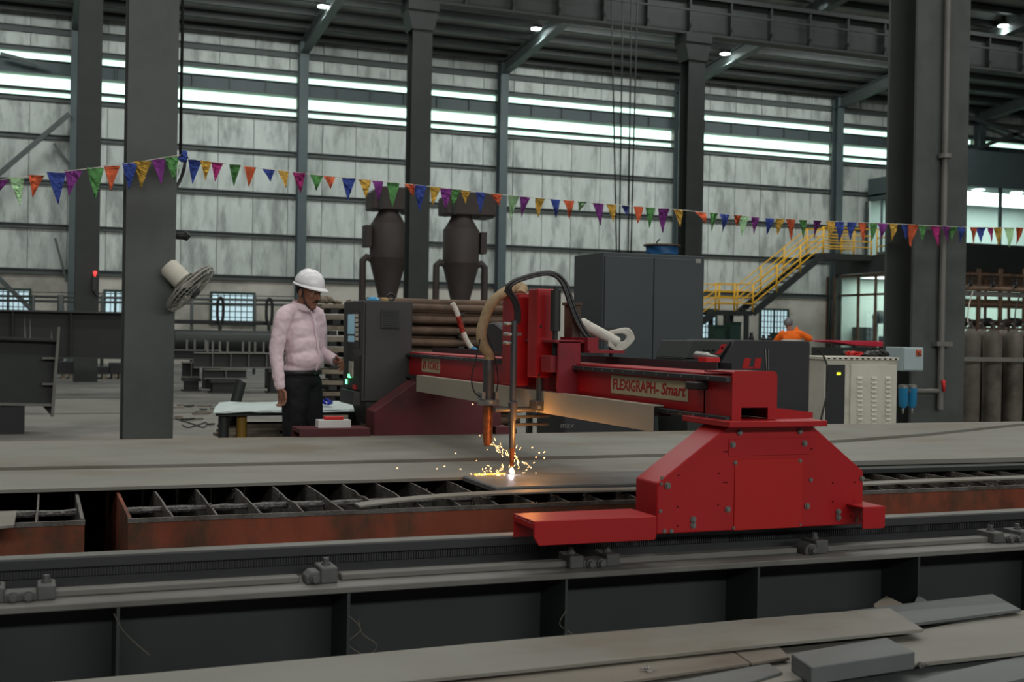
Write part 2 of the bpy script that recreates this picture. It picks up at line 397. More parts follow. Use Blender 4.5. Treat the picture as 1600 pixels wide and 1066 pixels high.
brace('diagonal_brace', at(1505, 240, Y=yb), at(1640, 190, Y=yb), 0.16, 'slanting brace right of the near right column, rising')

# small barred windows in the plastered base
def window(n, px0, px1, py0, py1, nx, ny, two=False):
    a = at(px0, py1, Y=WY - 0.02); b = at(px1, py0, Y=WY - 0.02)
    x0, x1, z0, z1 = a.x, b.x, a.z, b.z
    w = thing('window_%d' % n, (x0, WY, z0), 'small barred window in the wall base, number %d from the left' % n, 'window', kind='structure')
    MB().box(x0, x1, WY - 0.04, WY - 0.02, z0, z1).build('pane', 'window_daylight', w)
    f = 0.09
    mb = MB().box(x0 - f, x0, WY - 0.1, WY, z0 - f, z1 + f).box(x1, x1 + f, WY - 0.1, WY, z0 - f, z1 + f).box(x0, x1, WY - 0.1, WY, z1, z1 + f).box(x0, x1, WY - 0.1, WY, z0 - f, z0)
    fr = mb.build('frame', 'green_frame', w)
    for i in range(1, nx):
        xx = x0 + (x1 - x0)*i/nx; t = 0.09 if two and i == nx//2 else 0.03
        MB().box(xx - t/2, xx + t/2, WY - 0.075, WY - 0.045, z0, z1).build('bar', 'green_frame', w)
    for i in range(1, ny):
        zz = z0 + (z1 - z0)*i/ny
        MB().box(x0, x1, WY - 0.075, WY - 0.045, zz - 0.015, zz + 0.015).build('bar', 'green_frame', w)
    return w
ws = [window(1, -20, 45, 455, 487, 8, 4, True), window(2, 165, 195, 457, 488, 4, 2, True), window(3, 331, 395, 461, 504, 7, 5), window(4, 1072, 1117, 486, 527, 6, 5), window(5, 1188, 1229, 486, 529, 8, 5, True)]
for w, l in zip(ws, ('barred daylight window at the far left behind the brace', 'small barred window just left of the near grey column', 'barred window between the fan and the man', 'barred window beside the large dark cabinet under the stairs', 'barred window behind the worker in orange')): w['label'] = l

# roof: sheets rising towards the camera, purlins and rafters
def zr(Y): return 12.55 + 0.1*(WY - Y)
roof = MB()._faces([(-14, WY + 0.4, zr(WY + 0.4)), (60, WY + 0.4, zr(WY + 0.4)), (60, 16, zr(16)), (-14, 16, zr(16)), (-14, WY + 0.4, zr(WY + 0.4) + 0.1), (60, WY + 0.4, zr(WY + 0.4) + 0.1), (60, 16, zr(16) + 0.1), (-14, 16, zr(16) + 0.1)],
    [(0, 1, 2, 3), (4, 7, 6, 5), (0, 4, 5, 1), (1, 5, 6, 2), (2, 6, 7, 3), (3, 7, 4, 0)]).build('ceiling', 'roof_sheet', kind='structure', label='sloping sheet metal roof seen from below', category='ceiling')
y = WY - 0.6; pl = None
while y > 17:
    z = zr(y)
    if pl is None:
        pl = MB().box(-14, 60, y - 0.04, y + 0.04, z - 0.30, z - 0.02).box(-14, 60, y - 0.16, y + 0.04, z - 0.30, z - 0.26).build('purlin', 'dark_steel', roof); y0 = y
    else:
        copy_part(pl, roof, (0, y - y0, zr(y) - zr(y0)))
    y -= 1.35
for cx in cols_x:
    ya, yb_ = WY - 0.3, 17
    mb = MB()
    for (dx, dz0, dz1) in ((0.012, -0.75, -0.30), (0.16, -0.78, -0.75), (0.16, -0.33, -0.30)):
        mb._faces([(cx + sx*dx, yy, zr(yy) + dz) for yy in (ya, yb_) for (sx, dz) in ((-1, dz0), (1, dz0), (1, dz1), (-1, dz1))],
                  [(0, 1, 2, 3), (4, 7, 6, 5), (0, 4, 5, 1), (1, 5, 6, 2), (2, 6, 7, 3), (3, 7, 4, 0)])
    mb.build('rafter', 'girt_steel', roof)

# middle row of columns and the crane runway girder they carry
MY = 30.8
mid = [(134, 'dark steel column behind the near left grey column'), (645, 'dark green-grey column in front of the brown cyclones'), (1075, 'dark column behind the cable reel and grey cabinet')]
mx = [xat(p, MY) for p, _ in mid]; mbay = (mx[2] - mx[0])/2
for i in range(-1, 5):
    cx = mx[0] + mbay*i
    l = mid[i][1] if 0 <= i < 3 else ('dark far column beyond the near right column' if i > 0 else 'dark far column left of the picture')
    if i == 4: l = 'dark far column at the far right of the crane runway'
    c = i_column('crane_column', cx, MY, 0, 9.75, 0.54, 0.5, 'dark_steel', l)
    cap = MB().box(cx - 0.42, cx + 0.42, MY - 0.35, MY + 0.35, 9.75, 10.0).prism([(cx - 0.42, 9.75), (cx + 0.42, 9.75), (cx + 0.3, 9.25), (cx - 0.3, 9.25)], 'y', MY - 0.3, MY + 0.3).build('cap', 'dark_steel', c)
x0, x1 = -14, 58
g = thing('crane_girder', (20, MY, 10.0), 'long dark crane runway girder with web stiffeners under the roof', 'girder', kind='structure')
MB().box(x0, x1, MY - 0.22, MY + 0.22, 10.0, 10.06).build('bottom_flange', 'dark_steel', g)
MB().box(x0, x1, MY - 0.22, MY + 0.22, 11.04, 11.1).build('top_flange', 'dark_steel', g)
MB().box(x0, x1, MY - 0.015, MY + 0.015, 10.06, 11.04).build('web', 'dark_steel', g)
MB().box(x0, x1, MY - 0.05, MY + 0.05, 11.1, 11.22).build('crane_rail', 'dark_steel', g)
MB().box(x0, x1, MY - 0.6, MY - 0.56, 10.55, 10.6).build('conductor_bar', 'dark_steel', g)
st = None
k = 0
while x0 + k*1.36 < x1:
    xx = x0 + k*1.36
    if st is None: st = MB().box(xx - 0.03, xx + 0.03, MY - 0.2, MY - 0.015, 10.06, 11.04).build('stiffener', 'dark_steel', g)
    else: copy_part(st, g, (xx - x0, 0, 0))
    k += 1
# hoist ropes hanging from the runway
hr = thing('hoist_ropes', at(985, 395, Y=29.4), 'four thin dark hoist ropes hanging above the grey cabinet', 'rope')
for pa, pb in ((953, 964), (975, 967), (988, 981), (999, 985)):
    MB().cyl(at(pa, -120, Y=29.4), at(pb, 430, Y=29.4), 0.022, n=6).build('rope', 'black_steel', hr)
MB().box(at(940, -110, Y=29.4).x, at(1010, -110, Y=29.4).x, 29.1, 29.7, zat(975, -120, 29.4), zat(975, -120, 29.4) + 0.5).build('trolley', 'black_steel', hr)
MB().box(at(950, 430, Y=29.4).x, at(1000, 430, Y=29.4).x, 29.25, 29.55, zat(975, 430, 29.4) - 0.5, zat(975, 430, 29.4)).build('hook_block', 'black_steel', hr)

# high bay lamps
def lamp(px, py, Y, label):
    p = at(px, py, Y=Y)
    t = thing('high_bay_lamp', p, label, 'lamp', 'round high bay lamps under the roof')
    MB().lathe([(0.20, 0.0), (0.23, 0.02), (0.2, 0.12), (0.08, 0.18), (0.08, 0.34)], p, 18).build('housing', 'black_steel', t)
    MB().lathe([(0.19, -0.012), (0.195, 0.0)], p - Vector((0, 0, 0.004)), 18).build('lens', 'lamp_lens', t)
    MB().cyl(p + Vector((0, 0, 0.34)), (p.x, p.y, zr(p.y) - 0.05), 0.02, n=6).build('hanger', 'black_steel', t)
    ld = bpy.data.lights.new('lamp_glow', 'SPOT'); ld.energy = 420; ld.spot_size = math.radians(125); ld.spot_blend = 0.6; ld.shadow_soft_size = 0.2; ld.color = (0.85, 0.97, 1.0)
    lo = bpy.data.objects.new('lamp_glow', ld); COL.objects.link(lo); lo.location = p - Vector((0, 0, 0.08))
lamp(505, 10, 41.9, 'glowing round lamp left of the tall dark column, leftmost')
lamp(838, 45, 41.9, 'glowing round lamp between the two dark far columns')
lamp(1133, 84, 41.9, 'glowing round lamp just right of the capped dark column')
lamp(1568, 40, 35.9, 'glowing round lamp right of the near right column')
lamp(1290, -2, 35.9, 'glowing round lamp cut by the top edge of the picture')

# near columns
NY = 10.8
xa = xat(194, NY - 0.2); xb = xat(272, NY - 0.2)
nc = i_column('near_column', (xa + xb)/2, NY, 0, 9.5, xb - xa, 0.44, 'column_steel', 'broad grey steel column standing left beside the fan', tf=0.035)
MB().cyl((xb + 0.03, NY - 0.18, 9.5), (xb + 0.03, NY - 0.18, zat(289, 250, NY - 0.18)), 0.012, n=6).build('cable', 'black_rubber', nc)
MB().tube(spline([at(289, 246, Y=NY - 0.18), at(288, 262, Y=NY - 0.2), at(282, 280, Y=NY - 0.18), at(276, 292, Y=NY - 0.18)], 4), 0.014, 6).build('cable', 'black_rubber', nc)
MB().lathe([(0.02, 0), (0.03, 0.02), (0.03, 0.06), (0.045, 0.1), (0.012, 0.13)], at(273, 369, Y=NY - 0.05), 10, axis=(1, 0, 0.05)).build('sensor', 'black_rubber', nc, label='small black sensor on the column flank')
# near right column: web towards the camera, flanges left and right
xl = xat(1425, NY - 0.24); xr = xat(1507, NY - 0.24)
rc = i_column('near_column', (xl + xr)/2, NY, 0, 9.5, xr - xl, 0.48, 'column_steel', 'massive grey steel column at right carrying a pale pipe and a blue-grey box', tf=0.035)
PY_ = NY - 0.29
px = xat(1471, PY_)
MB().cyl((px, PY_, zat(1471, 640, PY_)), (px, PY_, 9.5), 0.034, n=12).build('standpipe', 'rail_grey', rc, label='pale vertical pipe')
MB().cyl((px, PY_, zat(1471, 247, PY_)), (px, PY_, zat(1471, 240, PY_)), 0.07).box(px - 0.02, px + 0.02, PY_, NY - 0.24, zat(1471, 246, PY_), zat(1471, 241, PY_)).build('pipe_clamp', 'rail_grey', rc)
MB().box(px - 0.09, px + 0.12, PY_ - 0.04, NY - 0.24, zat(1470, 541, PY_), zat(1470, 534, PY_)).build('pipe_clamp', 'rail_grey', rc)
p1 = at(1466, 611, Y=PY_)
MB().cyl((px, PY_, p1.z), (xat(1418, PY_, 611), PY_, p1.z), 0.026, n=10).build('pipe_branch', 'rail_grey', rc)
MB().tube([at(1474, 594, Y=PY_ - 0.05), at(1475, 612, Y=PY_ - 0.05)], [0.022, 0.015], 8).build('valve_handle', 'red_plastic', rc, label='red valve handle')
# pale junction box on the column
jb = thing('junction_box', at(1425, 580, Y=NY - 0.5), 'pale blue-grey junction box with an orange sticker on the right column', 'electrical box')
a, b = at(1410, 580, Y=NY - 0.55), at(1443, 543, Y=NY - 0.55)
MB().box(a.x, b.x, NY - 0.55, NY - 0.27, a.z, b.z).build('body', 'pale_blue_box', jb, bevel=0.006)
MB().box(xl - 0.03, xl + 0.06, NY - 0.28, NY - 0.238, a.z + 0.04, b.z - 0.04).build('bracket', 'rail_dark', jb)
MB().box(a.x + 0.01, b.x - 0.01, NY - 0.565, NY - 0.55, a.z + 0.01, b.z - 0.01).build('door', 'pale_blue_box', jb, bevel=0.004)
s0, s1 = at(1431, 557, Y=NY - 0.567), at(1440, 547, Y=NY - 0.567)
MB().box(s0.x, s1.x, NY - 0.569, NY - 0.565, s0.z, s1.z).build('sticker', 'foil_orange', jb, label='orange warning sticker')
MB().prism([(s0.x + 0.015, s0.z + 0.012), (s1.x - 0.02, s0.z + 0.012), ((s0.x + s1.x)/2 - 0.004, s1.z - 0.025)], 'y', NY - 0.571, NY - 0.569).build('warning_triangle', 'black_steel', jb)
# two blue filter bowls
for pxx, l in ((1411, 'blue filter bowl next to the ivory cabinet, the left of two'), (1425, 'blue filter bowl on the pipe stub, the right of two')):
    p = at(pxx, 638, Y=PY_)
    t = thing('air_filter', p, l, 'filter', 'two blue filters on the right column')
    MB().lathe([(0.02, 0.0), (0.046, 0.03), (0.050, 0.19), (0.053, 0.2), (0.053, 0.215)], p, 14).build('bowl', 'filter_blue', t)
    MB().lathe([(0.054, 0.215), (0.054, 0.245), (0.03, 0.255)], p, 14).build('head', 'bare_steel', t)
    MB().lathe([(0.008, -0.06), (0.014, -0.02), (0.01, 0.0)], p, 8).build('drain', 'bare_steel', t)
# ------------------------------------------------------------------ cutting bed: two slatted boxes
def slat_mb(x, y0, y1, ztop, zbot, seed, amp=0.010):
    r = random.Random(seed); n = 34; mb = MB()
    top = []; dip = r.uniform(0.2, 0.8)
    for i in range(n + 1):
        t = i/n
        top.append((y0 + (y1 - y0)*t, ztop - amp*0.5*abs(r.gauss(0, 0.6)) - 0.010*math.exp(-((t - dip*0.2)/0.06)**2) - 0.012*max(0, 1 - t/0.05)))
    lean = r.uniform(-0.012, 0.012)
    vs = []
    for (yy, zz) in top:
        for dx in (-0.004, 0.004):
            vs.append((x + dx + lean*math.sin((yy - y0)*2.2), yy, zz)); vs.append((x + dx, yy, zbot))
    fs = []
    for i in range(n):
        a = 4*i; b = 4*(i + 1)
        fs += [(a, b, b + 1, a + 1), (a + 2, a + 3, b + 3, b + 2), (a, a + 2, b + 2, b)]
    fs += [(0, 1, 3, 2), (4*n, 4*n + 2, 4*n + 3, 4*n + 1)]
    return mb._faces(vs, fs)
BY0, BY1 = 5.16, 8.22
def bed(x0, x1, label, first, npipe):
    t = thing('slatted_cutting_bed', ((x0 + x1)/2, (BY0 + BY1)/2, 0), label, 'cutting bed')
    MB().prism([(x0, 0.02), (x1, 0.02), (x1, 0.528), (x0, 0.532)], 'y', BY0, BY0 + 0.014).build('side_plate', 'bed_rust', t, label='rusty red front plate')
    MB().box(x0, x1, BY1 - 0.014, BY1, 0.02, 0.53).build('side_plate', 'slat_steel', t)
    MB().box(x0, x0 + 0.014, BY0 + 0.014, BY1 - 0.014, 0.02, 0.535).build('end_plate', 'bed_rust', t)
    MB().box(x1 - 0.014, x1, BY0 + 0.014, BY1 - 0.014, 0.02, 0.535).build('end_plate', 'slat_steel', t)
    MB().box(x0 + 0.02, x1 - 0.02, BY0 + 0.02, BY1 - 0.02, 0.02, 0.06).build('pan', 'black_steel', t)
    MB().box(x0 - 0.002, x1 + 0.002, BY0 - 0.006, BY0 + 0.006, 0.515, 0.533).build('rim', 'slat_steel', t)
    k = 0; x = first
    while x < x1 - 0.05:
        if x > x0 + 0.03:
            slat_mb(x, BY0 + 0.016, BY1 - 0.016, 0.545, 0.20, k + int(x0*10)).build('slat', 'slat_steel', t)
        x += 0.18; k += 1
    rr = random.Random(3)
    for yy in (5.56, 6.4, 7.4):
        n = int((x1 - x0)/0.06)
        path = [(x0 + 0.02 + (x1 - x0 - 0.04)*i/n, yy, 0.508) for i in range(n + 1)]
        MB().tube(path, [0.012 + rr.random()*0.006 for _ in path], 7).build('cross_pipe', 'slag', t, label='slag-crusted pipe')
    # drips and crusts of slag hanging on the slats
    mb = MB()
    for q in range(npipe):
        sx = first + 0.18*rr.randint(0, int((x1 - first)/0.18)); yy = BY0 + 0.03 + abs(rr.gauss(0, 0.35))
        if sx > x1 - 0.03: continue
        for j in range(rr.randint(2, 5)):
            mb.ball((sx + rr.uniform(-0.005, 0.005), yy + rr.uniform(-0.03, 0.03), 0.538 - rr.random()*0.06), (rr.uniform(0.004, 0.007), rr.uniform(0.004, 0.010), rr.uniform(0.004, 0.012)), u=6, v=4)
    mb.build('slag_crust', 'slag', t, kind='stuff')
    return t
bed(-3.8, 0.183, 'shorter rusty slatted bed box at the left edge, before the gap', -3.78, 60)
bed(0.351, 8.9, 'long rusty slatted bed box running under the red gantry', 0.531, 120)

# plates lying on the bed
def plate(name, pts, z0, z1, m, label, cat='plate', group=None, wav=0.0, bevel=0.002):
    if wav:
        r = random.Random(len(pts)); q = []
        for i in range(len(pts)):
            a, b = Vector(pts[i][:2]), Vector(pts[(i + 1) % len(pts)][:2]); n = max(1, int((b - a).length/0.35))
            for k in range(n):
                p = a + (b - a)*k/n
                q.append((p.x, p.y + (r.uniform(-wav, wav) if k else 0)))
        pts = q
    o = MB().slab(pts, z0, z1).build(name, m, bevel=bevel)
    return tag(o, label, cat, group)
def pz(lst, Z): return [at(px, py, Z=Z).xy for px, py in lst]
plate('steel_plate', [(-3.6, 5.98), (2.02, 5.95), (4.1, 5.97), (4.5, 6.64), (2.0, 6.67), (0.4, 6.71), (-3.6, 6.94)], 0.548, 0.566, 'plate_grey', 'long grey steel plate on the bed beneath the torches, nearer of the two', wav=0.008)
plate('steel_plate', [(-3.6, 6.98), (0.4, 6.75), (2.0, 6.715), (4.75, 6.70), (8.8, 7.4), (8.8, 8.28), (-3.6, 8.26)], 0.548, 0.581, 'plate_grey', 'long grey steel plate at the back of the bed, behind the cutting line', wav=0.006)
plate('edge_strip', [(-3.6, 8.29), (8.8, 8.31), (8.8, 8.40), (-3.6, 8.40)], 0.535, 0.572, 'plate_edge_rust', 'narrow rust-brown strip along the far edge of the bed', 'strip')
plate('steel_plate', [(4.30, 5.86), (8.9, 5.70), (8.9, 8.25), (7.7, 7.97), (6.2, 7.28), (4.60, 6.72)], 0.576, 0.606, 'plate_grey', 'wide grey plate right of the red gantry with a slanting back edge', wav=0.006)
plate('steel_plate', [(4.15, 5.74), (8.9, 5.60), (8.9, 5.95), (4.15, 5.90)], 0.545, 0.572, 'dark_steel', 'dark plate edge under the wide right-hand plate')
plate('cut_strip', [(2.05, 5.43), (3.75, 5.40), (3.75, 5.90), (2.05, 5.92)], 0.545, 0.576, 'plate_blue', 'thick grey strip being cut off under the glowing torch', 'plate', bevel=0.006)
plate('steel_plate', [(4.66, 6.80), (6.22, 7.33), (7.72, 8.02), (8.8, 8.27), (5.92, 8.27)], 0.583, 0.622, 'plate_grey', 'grey plate behind the slanting joint at the right end of the bed')
# bent offcut strips on the slats
def ribbon(name, line, w, th, m, label):
    mb = MB(); n = len(line); vs = []
    for i, p in enumerate(line):
        p = Vector(p)
        for dy, dz in ((-w/2, 0), (w/2, 0), (w/2, th), (-w/2, th)): vs.append((p.x, p.y + dy, p.z + dz))
    fs = [(0, 1, 2, 3), tuple(4*(n - 1) + k for k in (3, 2, 1, 0))]
    for i in range(n - 1):
        for k in range(4): fs.append((4*i + k, 4*i + (k + 1) % 4, 4*i + 4 + (k + 1) % 4, 4*i + 4 + k))
    return tag(mb._faces(vs, fs).build(name, m), label, 'strip')
ribbon('offcut_strip', spline([(1.31, 5.19, 0.545), (1.55, 5.27, 0.552), (1.85, 5.33, 0.556), (2.3, 5.34, 0.558), (2.9, 5.33, 0.552), (3.5, 5.31, 0.55)], 4), 0.10, 0.008, 'plate_grey', 'curved grey offcut strip on the slats left of the red bumper')
ribbon('offcut_strip', spline([(3.9, 5.27, 0.548), (4.8, 5.29, 0.552), (6.2, 5.26, 0.552), (8.4, 5.22, 0.55)], 4), 0.10, 0.008, 'plate_grey', 'straight pale offcut strip on the slats right of the red gantry')
tag(MB().slab(pz([(-30, 800), (26, 798), (22, 820), (-30, 826)], 0.556), 0.546, 0.556).build('offcut_plate', 'plate_grey'), 'small pale offcut on the slats at the left edge', 'plate')

# ------------------------------------------------------------------ runway beam and rail of the gantry
def runway(Y, sgn, label, detail):
    """sgn -1: ledge towards the camera"""
    x0, x1 = -3.0, 9.2
    t = thing('gantry_runway', (3, Y, 0), label, 'rail')
    f = lambda a, b: (min(Y + sgn*a, Y + sgn*b), max(Y + sgn*a, Y + sgn*b))
    MB().box(x0, x1, *f(0.27, -0.24), 0.423, 0.445).build('top_flange', 'rail_grey', t, bevel=0.003)
    MB().box(x0, x1, *f(0.03, 0.01), 0.02, 0.423).build('web', 'rail_web', t)
    MB().box(x0, x1, *f(0.27, -0.24), 0.0, 0.022).build('bottom_flange', 'rail_web', t)
    MB().box(x0, x1, *f(-0.005, -0.045), 0.445, 0.51).build('rail_web', 'rail_dark', t)
    MB().box(x0, x1, *f(0.02, -0.07), 0.508, 0.545).build('rail_head', 'rail_dark', t, bevel=0.004, label='dark machined rail head')
    MB().box(x0, x1, *f(0.012, -0.06), 0.5445, 0.5465).build('running_face', 'rail_grey', t)
    if not detail: return t
    mb = MB().box(x0, x1, *f(0.004, 0.0), 0.478, 0.507)
    x = -0.45
    while x < 5.6:
        mb.box(x, x + 0.0048, *f(0.011, 0.003), 0.480, 0.505); x += 0.0094
    mb.build('gear_rack', 'rail_dark', t, kind='stuff')
    # bar on the ledge, in lengths between the clamps
    cl = [(33, 2), (500, 1), (920, 2), (1265, 1), (1567, 2)]
    cx = [at(p, 905 - p*0.05, Y=Y - 0.14).x for p, _ in cl]
    edges = [x0] + cx + [x1]
    for i in range(len(edges) - 1):
        a = edges[i] + (0.07 if i else 0); b = edges[i + 1] - (0.075 if i < len(cx) else 0)
        MB().box(a, b, Y - 0.165, Y - 0.115, 0.445, 0.468).box(a, b, Y - 0.10, Y - 0.06, 0.445, 0.456).build('ledge_bar', 'rail_grey', t, bevel=0.004)
    for (p, n), x in zip(cl, cx):
        mb = MB()
        if n == 2:
            for d in (-0.075, 0.075): mb.box(x + d - 0.028, x + d + 0.028, Y - 0.20, Y - 0.09, 0.445, 0.492)
            mb.box(x - 0.05, x + 0.05, Y - 0.20, Y - 0.12, 0.445, 0.474)
        else:
            mb.box(x - 0.01, x + 0.05, Y - 0.20, Y - 0.09, 0.445, 0.50).prism([(x - 0.06, 0.445), (x - 0.01, 0.445), (x - 0.01, 0.487), (x - 0.04, 0.487), (x - 0.06, 0.47)], 'y', Y - 0.20, Y - 0.12)
        c = mb.build('clamp', 'clamp_grey', t, bevel=0.004)
        bs = [(x - 0.022, Y - 0.20, 0.462), (x + 0.022, Y - 0.20, 0.462)] if n == 2 else [(x - 0.03, Y - 0.20, 0.465)]
        for q in bs: MB().bolt(q, (0, -1, 0), 0.012, 0.022).build('bolt', 'clamp_grey', c)
        for d in ((-0.075, 0.075) if n == 2 else (0.02,)):
            MB().bolt((x + d, Y - 0.145, 0.492 if n == 2 else 0.50), (0, 0, 1), 0.011, 0.024).build('bolt', 'clamp_grey', c)
    for p in (-160, 185, 545, 885, 1185, 1435, 1660):
        x = at(p, 940, Y=Y - 0.262).x
        MB().box(x - 0.005, x + 0.005, Y - 0.262, Y - 0.03, 0.022, 0.423).build('stiffener', 'rail_web', t)
    mb = MB(); r = random.Random(5)     # threads of swarf and cobweb on the stiffeners
    for p in (178, 545, 560, 885, 1400, 1430):
        a = at(p, 940 + r.uniform(0, 30), Y=Y - 0.262)
        q = spline([a, a + Vector((r.uniform(-0.05, 0.05), 0, -0.05)), a + Vector((r.uniform(0.0, 0.08), 0.02, -0.1)), a + Vector((r.uniform(0.02, 0.12), 0.03, -0.15))], 5)
        mb.tube(q, 0.0011, 4)
    mb.build('swarf_threads', 'strip_grey_brown', t, kind='stuff')
    return t
runway(4.29, -1, 'long grey gantry rail on its stiffened beam in the foreground', True)
runway(8.47, 1, 'far gantry rail beneath the dusty red carriage', False)

# ------------------------------------------------------------------ foreground stock of plates
FG = [
 ('A', [(-200, 1092), (80, 1066), (400, 1037), (800, 1000), (1200, 965), (1390, 950), (1443, 983), (1212, 1005), (800, 1048), (560, 1072), (200, 1110), (-200, 1150)], 0.300, 0.012, 'plate_grey', 'longest foreground plate, its right end resting on a grey one'),
 ('B', [(1080, 985), (1200, 972), (1390, 946), (1551, 928), (1595, 952), (1435, 973), (1212, 998), (1100, 1010)], 0.284, 0.012, 'plate_blue', 'smooth grey plate below the long one, ending near the right edge'),
 ('C', [(1000, 1062), (1130, 1030), (1225, 1012), (1440, 984), (1570, 958), (1720, 935), (1720, 996), (1600, 1018), (1425, 1037), (1300, 1055), (1150, 1075), (1000, 1120)], 0.262, 0.014, 'plate_grey', 'wide dusty plate under the thick block at lower right'),
 ('E', [(300, 1104), (560, 1080), (800, 1055), (1000, 1029), (1137, 1013), (1172, 1036), (1010, 1060), (900, 1076), (400, 1130)], 0.282, 0.010, 'plate_tan', 'tan foreground strip below the long plate, left of a crack'),
 ('E2', [(1139, 1012.7), (1210, 1003), (1234, 1027), (1174, 1035.5)], 0.282, 0.010, 'plate_tan', 'short tan piece at the right end of the tan strip'),
 ('F', [(880, 1095), (1060, 1064), (1200, 1036), (1223, 1050), (1150, 1072), (1000, 1100)], 0.2715, 0.008, 'plate_blue', 'bluish strip left of the thick block, low at the bottom edge'),
 ('G', [(1390, 1075), (1480, 1050), (1620, 1020), (1700, 1010), (1700, 1040), (1600, 1060), (1450, 1095)], 0.245, 0.012, 'plate_blue', 'grey plate in the lower right corner below the wide dusty plate'),
 ('H', [(1010, 1110), (1190, 1066), (1340, 1052), (1380, 1068), (1200, 1110)], 0.240, 0.012, 'plate_blue', 'grey plate end under the front of the thick block'),
 ('I', [(1365, 944), (1385, 931), (1410, 943), (1400, 962), (1370, 962)], 0.270, 0.010, 'plate_tan', 'rounded offcut corner leaning behind the long foreground plate'),
 ('J', [(1427, 945), (1434, 929), (1448, 938), (1450, 950)], 0.266, 0.008, 'plate_blue', 'small pointed offcut behind the smooth grey plate'),
]
for k, poly, z, th, m, lab in FG:
    q = pz(poly, z)
    if k in 'IJ': q = pz(poly, z)
    plate('stock_plate', q, z - th, z, m, lab, 'plate', wav=0.0, bevel=0.0015)
tag(MB().slab(pz([(1236, 1021), (1385, 996), (1430, 1019), (1268, 1043)], 0.318), 0.263, 0.318).build('steel_block', 'plate_blue', bevel=0.003), 'thick bluish steel block on the wide plate at lower right', 'block')
# bottom layers of the pile, on bearers
for i, (z, y0, y1, m) in enumerate(((0.228, 2.2, 3.72, 'plate_blue'), (0.205, 2.3, 3.66, 'plate_grey'))):
    plate('stock_plate', [(-2.2, y0 + 0.25*i), (5.2, y0 - 0.1), (5.2, y1 + 0.05*i), (-2.2, y1 - 0.12*i)], z - 0.02, z, m, ('broad plate in the pile right beneath the top foreground plates', 'lowest broad plate of the foreground pile')[i])
for i, x in enumerate((-1.4, 0.9, 3.1, 4.9)):
    tag(MB().box(x - 0.06, x + 0.06, 2.1, 3.7, 0.0, 0.184).build('timber_bearer', 'strip_grey_brown'), ('timber bearer under the foreground pile, leftmost', 'timber bearer under the foreground pile, second from left', 'timber bearer under the foreground pile, third from left', 'timber bearer under the foreground pile, rightmost')[i], 'bearer')
def slag_lump(px, py, Z, l, w, h, label, sd, drop=0.0):
    p = at(px, py, Z=Z); p.z -= drop; r = random.Random(sd); mb = MB()
    for i in range(9):
        t = i/8 - 0.5
        mb.ball(p + Vector((t*l, t*l*0.12 + r.uniform(-w, w)*0.3, h*0.5)), (l*0.12, w*(0.5 - abs(t)*0.6), h*(0.55 - abs(t)*0.6)), u=8, v=5)
    tag(mb.build('slag_lump', 'slag'), label, 'slag')
slag_lump(1520, 966, 0.262, 0.13, 0.03, 0.022, 'long slag lump on the wide dusty plate near the right edge', 1)
slag_lump(1440, 1045, 0.246, 0.06, 0.03, 0.02, 'glittering slag lump below the wide plate, right of the block', 2)
mb = MB(); r = random.Random(9); p0 = at(1010, 1049, Z=0.282)
mb.tube(spline([p0 + Vector((r.gauss(0, 0.010), r.gauss(0, 0.012), 0.004 + r.random()*0.012)) for _ in range(26)], 4), 0.0011, 4)
tag(mb.build('wire_tangle', 'bare_steel'), 'small tangle of silver wire on the tan strip', 'wire')

# ------------------------------------------------------------------ the red cutting gantry
G = thing('cutting_gantry', (2.7, 6.4, 0.0), 'red CNC cutting gantry spanning the bed on two carriages', 'cutting machine')
PROF = [(2.227, 0.549), (2.227, 0.746), (2.537, 0.962), (2.93, 0.962), (3.188, 0.767), (3.188, 0.549)]
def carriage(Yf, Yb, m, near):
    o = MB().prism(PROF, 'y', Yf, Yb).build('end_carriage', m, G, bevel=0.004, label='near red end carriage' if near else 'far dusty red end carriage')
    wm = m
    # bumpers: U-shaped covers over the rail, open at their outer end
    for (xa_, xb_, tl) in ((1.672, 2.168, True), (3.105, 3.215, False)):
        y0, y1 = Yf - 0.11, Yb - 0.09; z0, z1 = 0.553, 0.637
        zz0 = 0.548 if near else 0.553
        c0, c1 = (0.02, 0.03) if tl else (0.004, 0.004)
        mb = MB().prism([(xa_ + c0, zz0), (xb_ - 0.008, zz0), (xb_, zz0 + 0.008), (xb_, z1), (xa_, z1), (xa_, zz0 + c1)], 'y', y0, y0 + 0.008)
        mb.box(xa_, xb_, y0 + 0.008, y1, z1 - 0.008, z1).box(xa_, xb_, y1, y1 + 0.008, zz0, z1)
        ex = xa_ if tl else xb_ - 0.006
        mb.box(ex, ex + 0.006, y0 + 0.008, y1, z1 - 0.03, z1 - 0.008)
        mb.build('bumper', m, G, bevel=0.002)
    MB().box(2.30, 3.10, Yf + 0.03, Yb - 0.03, 0.547, 0.60).build('wheel_box', 'black_steel', o)
    return o
nc_ = carriage(4.14, 4.32, 'machine_red', True)
fc_ = carriage(8.36, 8.60, 'shaded_dusty_red', False)
def rect_on(Yp, px0, py0, px1, py1, th, name, m, parent, bevel=0.0, **kw):
    a, b = at(px0, py1, Y=Yp), at(px1, py0, Y=Yp)
    return MB().box(a.x, b.x, Yp - th, Yp, a.z, b.z).build(name, m, parent, bevel=bevel, **kw)
rect_on(4.14, 1146, 716, 1254, 829, 0.004, 'cover_panel', 'machine_orange_red', nc_, 0.001, label='bright orange-red cover panel')
rect_on(4.14, 1138, 684, 1266, 713, 0.003, 'upper_panel', 'machine_red', nc_, 0.001)
mbh = MB()
